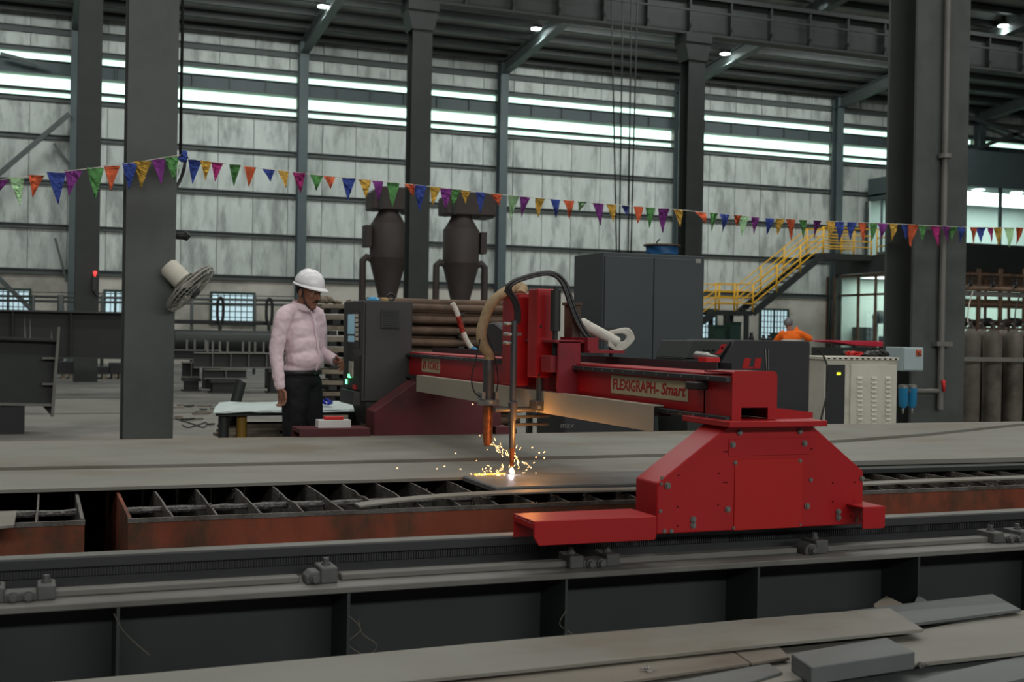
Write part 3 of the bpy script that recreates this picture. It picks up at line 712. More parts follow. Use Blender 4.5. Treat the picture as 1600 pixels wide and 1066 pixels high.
for bx, by, r in ((1043, 759, .0095), (1145, 695, .009), (1257, 693, .009), (1083, 812, .009), (1083, 821, .009), (1137, 796, .009), (1261, 791, .009), (1310, 800, .009), (1310, 809, .009), (1347, 748, .008), (1038, 830, .006), (1049, 830, .006), (1149, 723, .006), (1250, 720, .006), (1267, 750, .006), (1146, 825, .005), (1250, 820, .005), (1338, 813, .006), (1348, 812, .006), (1034, 747, .005), (1033, 756, .005), (1032, 799, .005), (1156, 676, .008), (1250, 674, .008)):
    MB().bolt(at(bx, by, Y=4.138 if by > 713 else 4.136), (0, -1, 0), r, r).build('bolt', 'rail_grey', nc_)
for bx, by in ((1060, 743), (1123, 740), (1059, 792), (1122, 789), (1059, 822), (1301, 755), (1335, 754), (1301, 784), (1334, 783), (1329, 807), (1132, 706), (1136, 706), (1131, 754), (1135, 754), (1264, 702), (1268, 702)):
    q = at(bx, by, Y=4.14); mbh.tube([(q.x, q.y - 0.0012, q.z), (q.x, q.y + 0.002, q.z)], 0.0035, 8)
mbh.build('screw_hole', 'black_void', nc_, kind='stuff')
# top platform with a raised back lip, and end block of the beam
MB().box(2.50, 2.955, 4.07, 4.44, 0.962, 0.985).build('top_platform', 'machine_red', G, bevel=0.002)
MB().prism([(2.77, 0.985), (2.99, 0.985), (2.99, 1.008), (2.77, 1.032)], 'y', 4.22, 4.228).build('platform_lip', 'machine_red', G)
eb = MB()
X0, X1, Z0, Z1 = 2.56, 2.768, 0.986, 1.18
h0, h1 = at(1158, 657, Y=4.15), at(1200, 637, Y=4.15)
eb.box(X0, h0.x, 4.15, 4.158, Z0, Z1 - 0.02).box(h1.x, X1, 4.15, 4.158, Z0, Z1 - 0.02).box(h0.x, h1.x, 4.15, 4.158, h1.z, Z1 - 0.02).box(h0.x, h1.x, 4.15, 4.158, Z0, h0.z)
eb.prism([(X0, Z1 - 0.02), (X1, Z1 - 0.02), (X1 - 0.006, Z1 - 0.006), (X1 - 0.02, Z1), (X0 + 0.012, Z1), (X0 + 0.003, Z1 - 0.008)], 'y', 4.15, 4.158)
eb.box(X0, X0 + 0.006, 4.158, 4.37, Z0, Z1 - 0.02).box(X1 - 0.006, X1, 4.158, 4.37, Z0, Z1 - 0.02).box(X0, X1, 4.158, 4.37, Z1 - 0.012, Z1 - 0.004).box(X0, X1, 4.36, 4.37, Z0, Z1 - 0.02)
eb.build('beam_end_cap', 'machine_red', G, label='red end cap with a black slot')
MB().box(X0 + 0.01, X1 - 0.01, 4.34, 4.35, Z0 + 0.002, Z1 - 0.03).build('slot_back', 'black_void', G)
YB = 8.74
MB().box(2.56, 2.76, 4.37, YB, 0.998, 1.166).build('beam', 'machine_red', G, bevel=0.003, label='red crosswise box beam')
MB().box(2.535, 2.562, 4.16, YB, 1.134, 1.156).build('guide_rail', 'rail_dark', G, bevel=0.002)
MB().box(2.535, 2.575, 4.16, YB, 0.976, 0.998).build('guide_rail', 'rail_dark', G, bevel=0.002)
for z, nm in ((1.145, 'rail_screw'), (0.987, 'rail_screw')):
    mb = MB(); y = 4.3
    while y < YB - 0.1:
        mb.tube([(2.5335, y, z), (2.536, y, z)], 0.004, 6); y += 0.11
    mb.build(nm, 'bare_steel', G, kind='stuff')
MB().box(2.77, 2.775, 4.62, YB, 1.166, 1.20).box(2.845, 2.85, 4.62, YB, 1.166, 1.20).box(2.775, 2.845, 4.62, YB, 1.166, 1.171).build('cable_trough', 'rail_dark', G)
MB().box(2.745, 2.85, 4.70, 8.6, 0.95, 0.97).build('under_trough', 'rail_dark', G)
p = at(1095, 603, X=2.54)
MB().box(2.50, 2.558, p.y - 0.03, p.y + 0.06, p.z - 0.016, p.z + 0.016).build('limit_switch', 'black_rubber', G, bevel=0.004)
# deflector plate hung in front of the beam
MB().box(2.448, 2.452, 4.60, 8.08, 0.903, 1.016).box(2.452, 2.50, 4.60, 8.08, 1.012, 1.016).build('deflector_plate', 'shield_metal', G, label='bare pale metal deflector plate')
for y in (4.72, 6.0, 7.6):
    MB().box(2.50, 2.60, y, y + 0.03, 0.96, 1.014).build('deflector_bracket', 'rail_dark', G)
# lettered signs on the beam
def sign(px0, px1, pt0, pb0, pt1, pb1, name, round_=0):
    a = at(px0, pt0, X=2.556); b = at(px0, pb0, X=2.556); c = at(px1, pt1, X=2.556); d = at(px1, pb1, X=2.556)
    zt, zb = (a.z + c.z)/2, (b.z + d.z)/2
    o = MB().box(2.5565, 2.561, c.y, a.y, zb, zt).build(name, 'sign_metal', G, label='pale plate with red lettering', bevel=0.0)
    return o, a.y, c.y, zb, zt
sg, ya_, yc_, zb_, zt_ = sign(955, 1075, 586, 614, 597, 628, 'sign_plate'); h = zt_ - zb_
L = ya_ - yc_
t1 = text('lettering', 'FLEXIGRAPH', 'sign_red', sg, (2.5560, ya_ - L*0.025, zb_ + h*0.24), (0, -1, 0), (0, 0, 1), h*0.60, bold=0.0014, width=L*0.575)
t2 = text('lettering', '-', 'sign_red', sg, (2.5560, ya_ - L*0.615, zb_ + h*0.24), (0, -1, 0), (0, 0, 1), h*0.55, bold=0.002, width=L*0.035)
t3 = text('lettering', 'Smart', 'sign_red', sg, (2.5560, ya_ - L*0.675, zb_ + h*0.24), (0, -1, 0), (0, 0, 1), h*0.60, shear=0.25, bold=0.0014, width=L*0.30)
sg, ya_, yc_, zb_, zt_ = sign(659, 687, 560, 581, 561, 583.5, 'sign_plate'); h = zt_ - zb_; L = ya_ - yc_
t4 = text('lettering', 'KOIKE', 'sign_red', sg, (2.5560, ya_ - L*0.34, zb_ + h*0.24), (0, -1, 0), (0, 0, 1), h*0.54, bold=0.0012, width=L*0.60)
# emblem: red square with a pale slanting stroke
MB().box(2.5555, 2.5564, ya_ - L*0.26, ya_ - L*0.06, zb_ + h*0.22, zb_ + h*0.78).build('emblem', 'sign_red', sg)
MB().prism([(ya_ - L*0.10, zb_ + h*0.78), (ya_ - L*0.14, zb_ + h*0.78), (ya_ - L*0.22, zb_ + h*0.22), (ya_ - L*0.18, zb_ + h*0.22)], 'x', 2.5550, 2.5556).build('emblem_stroke', 'sign_metal', sg)

# torch station
MB().box(2.412, 2.524, 5.82, 5.95, 1.088, 1.549).build('lifter_cover', 'machine_red', G, bevel=0.004, label='tall red lifter cover, front')
MB().box(2.40, 2.53, 6.06, 6.30, 1.035, 1.53).build('lifter_cover', 'machine_red', G, bevel=0.004, label='tall red lifter cover, rear')
for bx, by in ((845, 510), (868, 515), (867, 549), (842, 587), (866, 584)):
    MB().bolt(at(bx, by, Y=5.82), (0, -1, 0), 0.005, 0.006).build('bolt', 'dark_steel', G)
sp = MB().box(2.456, 2.58, 5.64, 5.66, 0.99, 1.28).box(2.535, 2.555, 5.66, 6.35, 0.97, 1.28).box(2.44, 2.62, 5.64, 6.35, 1.27, 1.285).build('saddle_plate', 'dusty_red', G, bevel=0.002)
MB().box(2.425, 2.53, 5.67, 5.79, 1.12, 1.205).build('motor_bracket', 'dusty_red', G, bevel=0.002)
MB().cyl((2.475, 5.73, 1.205), (2.475, 5.73, 1.33), 0.014).cyl((2.475, 5.73, 1.33), (2.475, 5.73, 1.54), 0.026).cyl((2.475, 5.73, 1.54), (2.475, 5.73, 1.56), 0.012).build('drive_spindle', 'dark_steel', G)
MB().box(2.60, 2.80, 5.58, 5.74, 1.222, 1.236).box(2.60, 2.66, 5.60, 5.95, 1.236, 1.30).build('hose_shelf', 'dusty_red', G)
MB().box(2.63, 2.675, 5.86, 5.97, 1.30, 1.47).box(2.62, 2.685, 5.85, 5.98, 1.47, 1.485).build('drive_gearbox', 'bar_rust', G)
MB().cyl(at(843, 590, Y=5.85), at(843, 634, Y=5.85), 0.017).build('lifter_rod', 'torch_steel', G)
cb_ = at(842, 633, Y=5.85)
MB().box(cb_.x - 0.036, cb_.x + 0.036, 5.80, 5.90, cb_.z - 0.03, cb_.z + 0.025).build('rod_clamp', 'torch_steel', G, bevel=0.005)
MB().bolt((cb_.x - 0.02, 5.80, cb_.z - 0.008), (0, -1, 0), 0.007, 0.008).bolt((cb_.x + 0.02, 5.80, cb_.z - 0.008), (0, -1, 0), 0.007, 0.008).build('clamp_bolt', 'bare_steel', G)
TX, TY = 2.31, 5.89
MB().cyl((TX - 0.10, TY, cb_.z - 0.025), (cb_.x, TY, cb_.z - 0.025), 0.014).build('torch_arm', 'torch_steel', G)
MB().cyl(at(796, 652, Y=5.93), at(858, 650, Y=5.98), 0.008).cyl(at(795, 664, Y=5.93), at(856, 663, Y=5.98), 0.008).build('igniter_rods', 'torch_steel', G)
MB().lathe([(0.0165, 0.715), (0.0175, 0.78), (0.0165, 0.80), (0.0165, 0.86), (0.024, 0.865), (0.024, 0.955), (0.0165, 0.96), (0.0165, 1.38)], (TX, TY, 0), 14).build('oxyfuel_torch', 'torch_grey', G)
MB().lathe([(0.007, 0.612), (0.011, 0.63), (0.012, 0.70), (0.016, 0.716)], (TX, TY, 0), 12).build('torch_nozzle', 'copper', G)
for z in (1.265, 1.31, 1.365): MB().cyl((TX - 0.06, TY, z), (TX + (0.04 if z == 1.31 else 0.0), TY, z), 0.009, n=8).build('torch_valve', 'bare_steel', G)
# plasma torch with its copper tube and flange
PX, PY = 2.31, 6.26
pl_z = lambda y: zat(766, y, PY)
MB().lathe([(0.029, pl_z(626)), (0.031, pl_z(618)), (0.031, pl_z(585)), (0.033, pl_z(583)), (0.033, pl_z(575)), (0.03, pl_z(562))], (PX, PY, 0), 18).build('plasma_torch', 'torch_grey', G)
MB().lathe([(0.058, pl_z(633)), (0.060, pl_z(631)), (0.060, pl_z(625)), (0.03, pl_z(624))], (PX, PY, 0), 22).build('torch_flange', 'bare_steel', G)
MB().box(PX - 0.05, PX - 0.03, PY - 0.035, PY + 0.02, pl_z(624), pl_z(613)).box(PX + 0.03, PX + 0.05, PY - 0.03, PY + 0.03, pl_z(624), pl_z(613)).box(PX - 0.05, PX + 0.05, PY + 0.02, PY + 0.04, pl_z(624), pl_z(613)).build('torch_clamp', 'bare_steel', G)
MB().lathe([(0.018, pl_z(697)), (0.024, pl_z(690)), (0.027, pl_z(684)), (0.027, pl_z(634))], (PX, PY, 0), 18).build('torch_tube', 'copper', G, label='heat-stained copper torch tube')
MB().cyl((PX + 0.03, PY, pl_z(640)), (TX - 0.05, TY + 0.05, cb_.z - 0.03), 0.012).build('torch_arm', 'torch_steel', G)
MB().tube(spline([(2.47, 6.2, 1.53), at(815, 449, Y=6.24), at(790, 456, Y=6.25), at(768, 475, Y=6.25), at(757, 500, Y=6.26), at(752, 522, Y=6.26), at(755, 540, Y=6.26), at(764, 555, Y=6.26), (PX, PY, pl_z(570))], 6),
          0.029, 12).build('plasma_hose', 'beige_braid', G, label='beige braided plasma hose')
for k, (dx, dy) in enumerate(((-3, -1), (1, 2), (4, -2))):
    pts = [(808, 505), (808, 486), (803, 470), (794, 455), (800, 443), (820, 434), (850, 427), (868, 431), (880, 443), (887, 460), (894, 482), (905, 508), (918, 527)]
    MB().tube(spline([at(x + dx*0.9, y + dy*0.9, Y=5.90 - 0.007*i) for i, (x, y) in enumerate(pts)], 5), 0.0085, 8).build('torch_hose', 'black_rubber', G, label='black torch hose')
for bx, by in ((793, 455), (821, 433), (869, 431), (884, 447)):
    q = at(bx, by, Y=5.94); MB().ball(q, (0.02, 0.018, 0.01), u=8, v=5).build('hose_tie', 'black_rubber', G)
MB().tube(spline([at(906, 503, Y=5.95), at(925, 514, Y=5.93), at(948, 526, Y=5.92), at(966, 536, Y=5.9)], 5), [0.022] + [0.03]*14 + [0.026], 12).build('hose_sleeve', 'white_braid', G, label='white braided hose sleeve')
for k in range(7):
    o = k*4.0 - 5
    MB().tube(spline([at(950, 527 + o*0.6, Y=5.9), at(968, 538 + o*0.5, Y=5.9), at(979 + o*0.4, 534, Y=5.9), at(982 + o*0.35, 525, Y=5.9), at(975 + o*0.3, 518.5 - o*0.2, Y=5.9), at(962, 519 - o*0.1, Y=5.91), at(950, 522 - o*0.1, Y=5.95)], 5), 0.0085, 8).build('hose_loop', 'white_braid', G)
MB().box(at(930, 512, Y=6.02).x, at(982, 512, Y=6.02).x, 6.0, 6.03, zat(950, 519, 6.02), zat(950, 512, 6.02)).cyl(at(955, 517, Y=6.02), at(955, 570, Y=6.02), 0.012).build('hose_carrier', 'dark_steel', G)
MB().tube(spline([at(750, 530, Y=6.24), at(744, 560, Y=6.24), at(737, 590, Y=6.24), at(741, 612, Y=6.24), at(752, 621, Y=6.24)], 6), 0.004, 6).build('sensor_cable', 'black_rubber', G)
MB().tube(spline([at(760, 520, Y=6.25), at(772, 555, Y=6.25), at(778, 590, Y=6.25), at(776, 612, Y=6.25)], 6), 0.0035, 6).build('sensor_cable', 'black_rubber', G)
# camera-like black housing behind the torches on the beam
MB().prism([(6.45, 1.20), (6.85, 1.20), (6.85, 1.36), (6.60, 1.38), (6.45, 1.34)], 'x', 2.46, 2.58).build('rear_housing', 'black_rubber', G, bevel=0.01)
# wrapped conduit running down behind the beam
cpts = spline([at(707, 474, Y=8.1), at(714, 488, Y=8.1), at(720, 508, Y=8.1), at(728, 530, Y=8.1), at(738, 545, Y=8.1), at(752, 551, Y=8.1)], 6)
for (i0, i1, m, l) in ((0, 9, 'white_braid', 'white wrapped conduit'), (8, 16, 'foil_red_dull', 'red wrapped conduit'), (15, 24, 'white_braid', 'white wrapped conduit'), (23, 31, 'filter_blue', 'bluish wrapped conduit')):
    MB().tube(cpts[i0:i1], 0.019, 10).build('conduit', m, G, label=l)
# the control cabinet on the far carriage
CX0, CX1, CY0, CY1, CZ0, CZ1 = 2.2, 2.58, 8.64, 9.22, 0.80, 1.54
cab = MB().box(CX0, CX1, CY0, CY1, CZ0, CZ1).prism([(CX0 + 0.03, CZ0), (CX1, CZ0), (CX1, 0.62), (CX0 + 0.08, 0.62)], 'y', CY0 + 0.02, CY1 - 0.15).build('control_cabinet', 'cabinet_dark', G, bevel=0.006, label='dark grey control cabinet with screen')
a, b = at(595, 513, Y=CY0), at(625, 484, Y=CY0)
v = MB().box(a.x, b.x, CY0 - 0.014, CY0, a.z, b.z)
for i in range(9):
    z = a.z + (b.z - a.z)*(i + 0.7)/10
    v.box(a.x + 0.012, b.x - 0.012, CY0 - 0.019, CY0 - 0.014, z, z + 0.005)
v.build('filter_grille', 'dark_steel', cab)
MB().box(CX0 + 0.02, CX0 + 0.024, CY0 - 0.003, CY0, CZ0 + 0.02, CZ1 - 0.02).build('door_seam', 'black_void', cab)
def on_x(px0, py0, px1, py1, th, name, m, X=CX0, **kw):
    a, b = at(px0, py1, X=X), at(px1, py0, X=X)
    return MB().box(X - th, X, min(a.y, b.y), max(a.y, b.y), min(a.z, b.z), max(a.z, b.z)).build(name, m, cab, **kw)
on_x(543, 485, 563, 542, 0.006, 'screen_bezel', 'black_rubber')
on_x(545, 491, 555.5, 522, 0.009, 'screen', 'screen_blue', label='pale blue lit screen')
on_x(545.5, 525, 555, 534, 0.009, 'keypad', 'screen_blue')
for i in range(6): on_x(557, 491 + i*7.2, 561, 496 + i*7.2, 0.010, 'key', 'ivory_paint')
on_x(542, 556, 563, 606, 0.012, 'operator_panel', 'black_rubber')
on_x(549, 565, 555, 588, 0.022, 'switch_plate', 'ivory_paint')
on_x(543, 593, 545, 600, 0.018, 'green_lamp', 'green_led', label='lit green lamp')
on_x(548.5, 585, 551, 590, 0.026, 'green_lamp', 'green_led', label='lit green lamp')
on_x(555, 602, 559, 608, 0.022, 'stop_button', 'red_plastic', label='red stop button')
on_x(541, 612, 563, 628, 0.05, 'keyboard_tray', 'cabinet_dark')
# loose things on top of the cabinet and on the far bumper
q = at(583, 468, Y=8.9); q.z = CZ1
tag(MB().lathe([(0.052, 0), (0.055, 0.01), (0.04, 0.028), (0.012, 0.036)], q, 14).build('blue_cap', 'filter_blue'), 'small blue cap lying on the dark control cabinet', 'cap')  # a loose blue cap left on the cabinet top
q = at(601, 468, Y=8.85); q.z = CZ1
tag(MB().lathe([(0.03, 0), (0.034, 0.012), (0.03, 0.024), (0.012, 0.03)], q, 12).build('glove_roll', 'cardboard'), 'small tan roll on the dark control cabinet', 'roll')
q = at(611, 466, Y=8.85); q.z = CZ1 + 0.034
mb = MB(); mb.tube([(q.x + 0.026*math.cos(2*PI*k/16), q.y, q.z + 0.026*math.sin(2*PI*k/16)) for k in range(17)], 0.008, 8); tag(mb.build('tape_ring', 'black_rubber'), 'black ring standing on the dark control cabinet', 'ring')
bz = 0.6375
a, b = at(496, 666, Y=8.33), at(547, 656, Y=8.33)
tag(MB().box(a.x, b.x, 8.30, 8.40, bz, bz + 0.055).build('carton', 'white_paint', bevel=0.002), 'small white carton on the far red bumper', 'box')
tag(MB().box(a.x + 0.05, b.x - 0.05, 8.31, 8.38, bz + 0.056, bz + 0.078).build('red_case', 'red_plastic', bevel=0.004), 'flat red case on the white carton', 'case')
# tools on the beam near the sign
q = at(1095, 566, X=2.80); 
tl = thing('cutting_torch_head', (2.8, q.y, 1.205), 'steel torch head lying on the black cable trough of the beam', 'tool')
MB().lathe([(0.008, -0.09), (0.012, -0.04), (0.02, -0.03), (0.02, 0.04), (0.012, 0.05)], (2.81, q.y, 1.226), 10, axis=(-0.3, 1, 0.05)).build('body', 'bare_steel', tl)
MB().box(2.775, 2.845, q.y - 0.09, q.y - 0.02, 1.2005, 1.222).build('holder', 'red_plastic', tl)

# dark unit on the floor under the beam
t = thing('floor_power_unit', (4.55, 9.65, 0), 'low dark unit with faint grey lettering seen under the beam', 'power supply')
MB().box(4.13, 5.0, 9.35, 9.95, 0.06, 0.78).build('body', 'plasma_dark', t, bevel=0.015)
MB().box(4.2, 4.93, 9.38, 9.92, 0.0, 0.06).build('base', 'black_steel', t)
MB().box(4.25, 4.88, 9.5, 9.8, 0.82, 0.85).box(4.25, 4.28, 9.5, 9.8, 0.78, 0.82).box(4.85, 4.88, 9.5, 9.8, 0.78, 0.82).build('carry_handle', 'black_rubber', t)
q = at(871, 669, Y=9.348)
text('lettering', 'max', 'rail_grey', t, (q.x + 0.02, 9.347, q.z), (1, 0, 0), (0, 0, 1), 0.05, shear=0.2, width=0.13)
# ------------------------------------------------------------------ flame, sparks and hot kerf
fl = at(803, 736, Y=TY); fl = Vector((TX, TY, 0.582))
tag(MB().lathe([(0.004, 0), (0.013, 0.008), (0.010, 0.02), (0.005, 0.035)], fl, 10).build('flame', 'arc'), 'white-violet cutting flame at the torch tip', 'flame')
tag(MB().box(TX - 0.19, TX - 0.02, 5.924, 5.936, 0.568, 0.582).build('hot_kerf', 'hot_edge'), 'glowing orange kerf left of the torch tip', 'kerf')
r = random.Random(21); mb = MB()
def streak(p, d, l, w):
    mb.tube([p, p + d*l], [w, w*0.4], 5, smooth=False)
for i in range(34):
    t = r.random(); p = Vector((TX - 0.21 + 0.2*r.random(), TY + r.uniform(-0.02, 0.06), 0.574 + abs(r.gauss(0, 0.016))))
    streak(p, Vector((r.uniform(-1, 1), r.uniform(-.3, .3), r.uniform(-0.2, 0.8))).normalized(), r.uniform(0.004, 0.014), r.uniform(0.0010, 0.0028))
for i in range(38):
    t = r.random(); p = Vector((PX + 0.005 + 0.10*t, PY - 0.33*t, 0.72 - 0.10*t)) + Vector((r.gauss(0, 0.012), 0, r.gauss(0, 0.012)))
    streak(p, Vector((0.5 + r.gauss(0, .25), -0.5, -0.6 + r.gauss(0, .3))).normalized(), r.uniform(0.006, 0.03), r.uniform(0.0008, 0.0022))
for i in range(36):
    a = r.uniform(0, PI); d = abs(r.gauss(0, 0.09)); p = Vector((TX + d*math.cos(a)*1.2, TY + r.uniform(-0.1, 0.1), 0.585 + d*math.sin(a)*1.1))
    streak(p, Vector((math.cos(a), 0, math.sin(a))), r.uniform(0.003, 0.02), r.uniform(0.0008, 0.0024))
for px_, py_ in ((620, 732), (694, 729), (682, 733), (738, 632), (711, 709), (842, 708), (850, 716), (837, 715), (829, 731), (831, 700)):
    p = at(px_, py_, Y=5.9); streak(p, Vector((1, 0, 0.3)).normalized(), 0.006, 0.0032)
tag(mb.build('sparks', 'spark'), 'shower of orange sparks flying around the torch tip', 'sparks', kind='stuff')
ld = bpy.data.lights.new('spark_light', 'POINT'); ld.energy = 3.0; ld.color = (1.0, 0.40, 0.09); ld.shadow_soft_size = 0.04
lo = bpy.data.objects.new('spark_light', ld); COL.objects.link(lo); lo.location = (TX + 0.055, TY - 0.12, 0.80)
# ------------------------------------------------------------------ left background: fabricated girders
GY = 16.0
g0 = thing('plate_girder', at(40, 640, Y=GY), 'dark fabricated girder with a slanting bright end plate at the left edge', 'girder')
def xz(px, py, Y=GY): q = at(px, py, Y=Y); return (q.x, q.z)
xl_ = at(-120, 560, Y=GY).x
top_l, top_r, bot_r = at(-120, 526, Y=GY), at(88, 531, Y=GY), at(80, 631, Y=GY)
MB().prism([(xl_, at(-120, 630, Y=GY).z), xz(80, 632), xz(88, 531), (xl_, top_l.z)], 'y', GY - 0.01, GY + 0.01).build('web', 'dark_steel', g0)
MB().prism([(xl_, top_l.z), xz(88, 534), xz(88, 530), (xl_, top_l.z + 0.03)], 'y', GY - 0.15, GY + 0.15).build('top_flange', 'dark_steel', g0)
MB().prism([(xl_, at(-120, 631, Y=GY).z), xz(81, 634), xz(81, 630), (xl_, at(-120, 627, Y=GY).z)], 'y', GY - 0.15, GY + 0.15).build('bottom_flange', 'rail_grey', g0)
MB().prism([xz(79, 650), xz(84, 650), xz(94, 511), xz(90, 511)], 'y', GY - 0.17, GY + 0.17).build('end_plate', 'rail_grey', g0)
for yy in (560, 600):
    MB().prism([xz(66, yy + 1), xz(86, yy + 1), xz(86, yy - 2), xz(66, yy - 2)], 'y', GY - 0.14, GY - 0.01).build('stiffener', 'rail_grey', g0)
MB().prism([xz(66, 634), xz(80, 634), xz(80, 650)], 'y', GY - 0.012, GY + 0.012).build('gusset', 'dark_steel', g0)
for p_, h_ in ((39, 36), (47, 34), (80, 14)):
    MB().prism([xz(p_ - 1, 529), xz(p_ + 2, 529), xz(p_, 529 - h_)], 'y', GY - 0.13, GY - 0.11).build('lug', 'rail_grey', g0)
for i, x in enumerate((at(-60, 640, Y=GY).x, at(22, 640, Y=GY).x)):
    tag(MB().box(x - 0.2, x + 0.12, GY - 0.2, GY + 0.2, 0, at(20, 634, Y=GY).z - 0.006).build('support_block', 'black_steel'), ('dark block under the left plate girder, outside the frame edge', 'dark block under the left plate girder near its end plate')[i], 'block')
BY = 24.0
t = thing('steel_beam', at(100, 560, Y=BY), 'long blackish steel beam lying behind the left plate girder', 'beam')
x0, x1 = at(-150, 520, Y=BY).x, at(262, 520, Y=BY).x; zt, zb = zat(100, 486, BY), zat(100, 560, BY)
MB().box(x0, x1, BY - 0.2, BY + 0.2, zt - 0.03, zt).build('top_flange', 'rail_dark', t)
MB().box(x0, x1, BY - 0.012, BY + 0.012, zb + 0.03, zt - 0.03).build('web', 'black_steel', t)
MB().box(x0, x1, BY - 0.2, BY + 0.2, zb, zb + 0.03).build('bottom_flange', 'dark_steel', t)
for p_ in (-100, 20, 110, 240):
    x = at(p_, 520, Y=BY).x; MB().box(x - 0.01, x + 0.01, BY - 0.18, BY - 0.012, zb + 0.03, zt - 0.03).build('stiffener', 'black_steel', t)
for i, p_ in enumerate((-70, 30, 245)):
    x = at(p_, 520, Y=BY).x; tag(MB().box(x - 0.2, x + 0.2, BY - 0.25, BY + 0.25, 0, zb - 0.003).build('support_block', 'black_steel'), ('trestle block under the long blackish beam, outside the frame', 'trestle block under the long blackish beam, behind the plate girder', 'trestle block under the long blackish beam, behind the near column')[i], 'block')
# clutter on the floor far behind
for i, (p0, p1, y0, y1, lab) in enumerate(((93, 118, 566, 588, 'low dark crate on the far floor left of the far column foot'), (142, 170, 574, 590, 'low dark crate on the far floor right of the far column foot'), (172, 196, 568, 588, 'low dark crate on the far floor beside the near column'))):
    Yc = 32.5
    a, b = at(p0, y1, Y=Yc), at(p1, y0, Y=Yc)
    tt = thing('floor_crate', ((a.x + b.x)/2, Yc, 0), lab, 'crate')
    MB().box(a.x, b.x, Yc, Yc + 0.8, 0.12, b.z).build('body', 'black_steel', tt)
    for dx in (a.x + 0.05, b.x - 0.15): MB().box(dx, dx + 0.1, Yc, Yc + 0.8, 0.0, 0.12).build('skid', 'strip_grey_brown', tt)
# steel pieces stacked right of the near column
SY = 25.6
q = at(350, 545, Y=27.5)
t = thing('large_pipe', (q.x, 27.5, 0), 'thick dark pipe lying behind the stacked girders left of the man', 'pipe')
x0, x1 = at(272, 530, Y=27.5).x, at(470, 530, Y=27.5).x; zc = zat(350, 533, 27.5)
mb = MB().cyl((x0, 27.5, zc), (x1, 27.5, zc), 0.24, n=20); mb.build('barrel', 'dark_steel', t)
for x in (x0 + 0.8, x1 - 0.6): MB().box(x - 0.15, x + 0.15, 27.2, 27.8, 0, zc - 0.2).build('cradle', 'black_steel', t)
def small_girder(px0, px1, y0, y1, Y, label, studs=(), tall=16, base=None, m='dark_steel'):
    a, b = at(px0, y1, Y=Y), at(px1, y0, Y=Y)
    t = thing('stacked_girder', ((a.x + b.x)/2, Y, a.z), label, 'girder')
    MB().box(a.x, b.x, Y - 0.14, Y + 0.14, b.z - 0.025, b.z).build('top_flange', 'rail_grey', t)
    MB().box(a.x, b.x, Y - 0.14, Y + 0.14, a.z, a.z + 0.025).build('bottom_flange', 'rail_grey', t)
    MB().box(a.x, b.x, Y - 0.01, Y + 0.01, a.z + 0.025, b.z - 0.025).build('web', m, t)
    for s in studs:
        x = at(s, y0, Y=Y).x; MB().box(x - 0.02, x + 0.02, Y - 0.13, Y - 0.11, b.z, b.z + tall/74).build('stud', 'rail_grey', t)
    n = max(2, int((px1 - px0)/28))
    for k in range(1, n):
        x = a.x + (b.x - a.x)*k/n; MB().box(x - 0.008, x + 0.008, Y - 0.13, Y - 0.01, a.z + 0.025, b.z - 0.025).build('stiffener', 'rail_grey', t)
    return t
small_girder(262, 345, 547, 562, SY + 0.9, 'short girder with thin studs just right of the near column', (291, 303, 320), 16)
small_girder(302, 470, 552, 575, SY, 'long grey girder with studs lying on the stack left of the man', (323, 331, 342, 354, 378, 388, 397, 410), 17)
small_girder(318, 385, 577, 592, SY - 0.1, 'short girder carrying the long studded one', (), 0)
small_girder(284, 312, 566, 590, SY + 0.7, 'dark stub girder at the left of the stack', (), 0, m='black_steel')
for i, (p0, p1, y0, y1) in enumerate(((326, 374, 593, 612), (416, 440, 577, 608), (284, 312, 591, 606))):
    SYk = SY + 0.7 if i == 2 else SY - 0.1
    a, b = at(p0, y1, Y=SYk), at(p1, y0, Y=SYk)
    tt = thing('stool_block', ((a.x + b.x)/2, SYk, 0), ('dark stool under the middle of the girder stack', 'dark stool under the right end of the girder stack, beside the man', 'dark stool under the left end of the girder stack')[i], 'stool')
    MB().box(a.x, b.x, SYk - 0.3, SYk + 0.2, b.z - 0.06, b.z).build('top', 'dark_steel', tt)
    MB().box(a.x + 0.05, b.x - 0.05, SYk - 0.25, SYk + 0.15, 0.03, b.z - 0.06).build('body', 'black_steel', tt)
    MB().box(a.x, b.x, SYk - 0.3, SYk + 0.2, 0.0, 0.03).build('foot', 'dark_steel', tt)
# guard railing and hoops far behind
RY = 36.0
t = thing('guard_railing', at(220, 480, Y=RY), 'thin dark railing in front of the barred windows at left', 'railing')
rl = lambda px, py: at(px, py, Y=RY)
for y0 in (464, 471):
    MB().cyl(rl(-40, y0 - 2), rl(470, y0 + 6), 0.035, n=6).build('rail', 'girt_steel', t)
MB().cyl(rl(-40, 455), rl(470, 464), 0.012, n=6).build('rail', 'girt_steel', t)
MB().beam(rl(-40, 497), rl(560, 508), 0.15, 0.12).build('sill_beam', 'black_steel', t)
for p_ in (52, 95, 160, 398, 300):
    MB().cyl((rl(p_, 500).x, RY, 0), rl(p_, 461), 0.045 if p_ != 95 else 0.09, n=6).build('post', 'girt_steel', t)
for i, p_ in enumerate((342, 418)):
    c = rl(p_, 485 + i*1.5); mb = MB()
    pts = [(c.x + 0.085*math.cos(a), RY - 0.3, c.z + 0.36*math.copysign(abs(math.sin(a))**0.6, math.sin(a))) for a in [2*PI*k/24 for k in range(25)]]
    mb.tube(pts, 0.045, 8); mb.cyl((c.x, RY - 0.3, c.z - 0.36), (c.x, RY - 0.3, 0), 0.05, n=6)
    tag(mb.build('hoop_stand', 'black_steel'), ('narrow black hoop standing before the barred window', 'narrow black hoop standing just left of the man')[i], 'hoop')
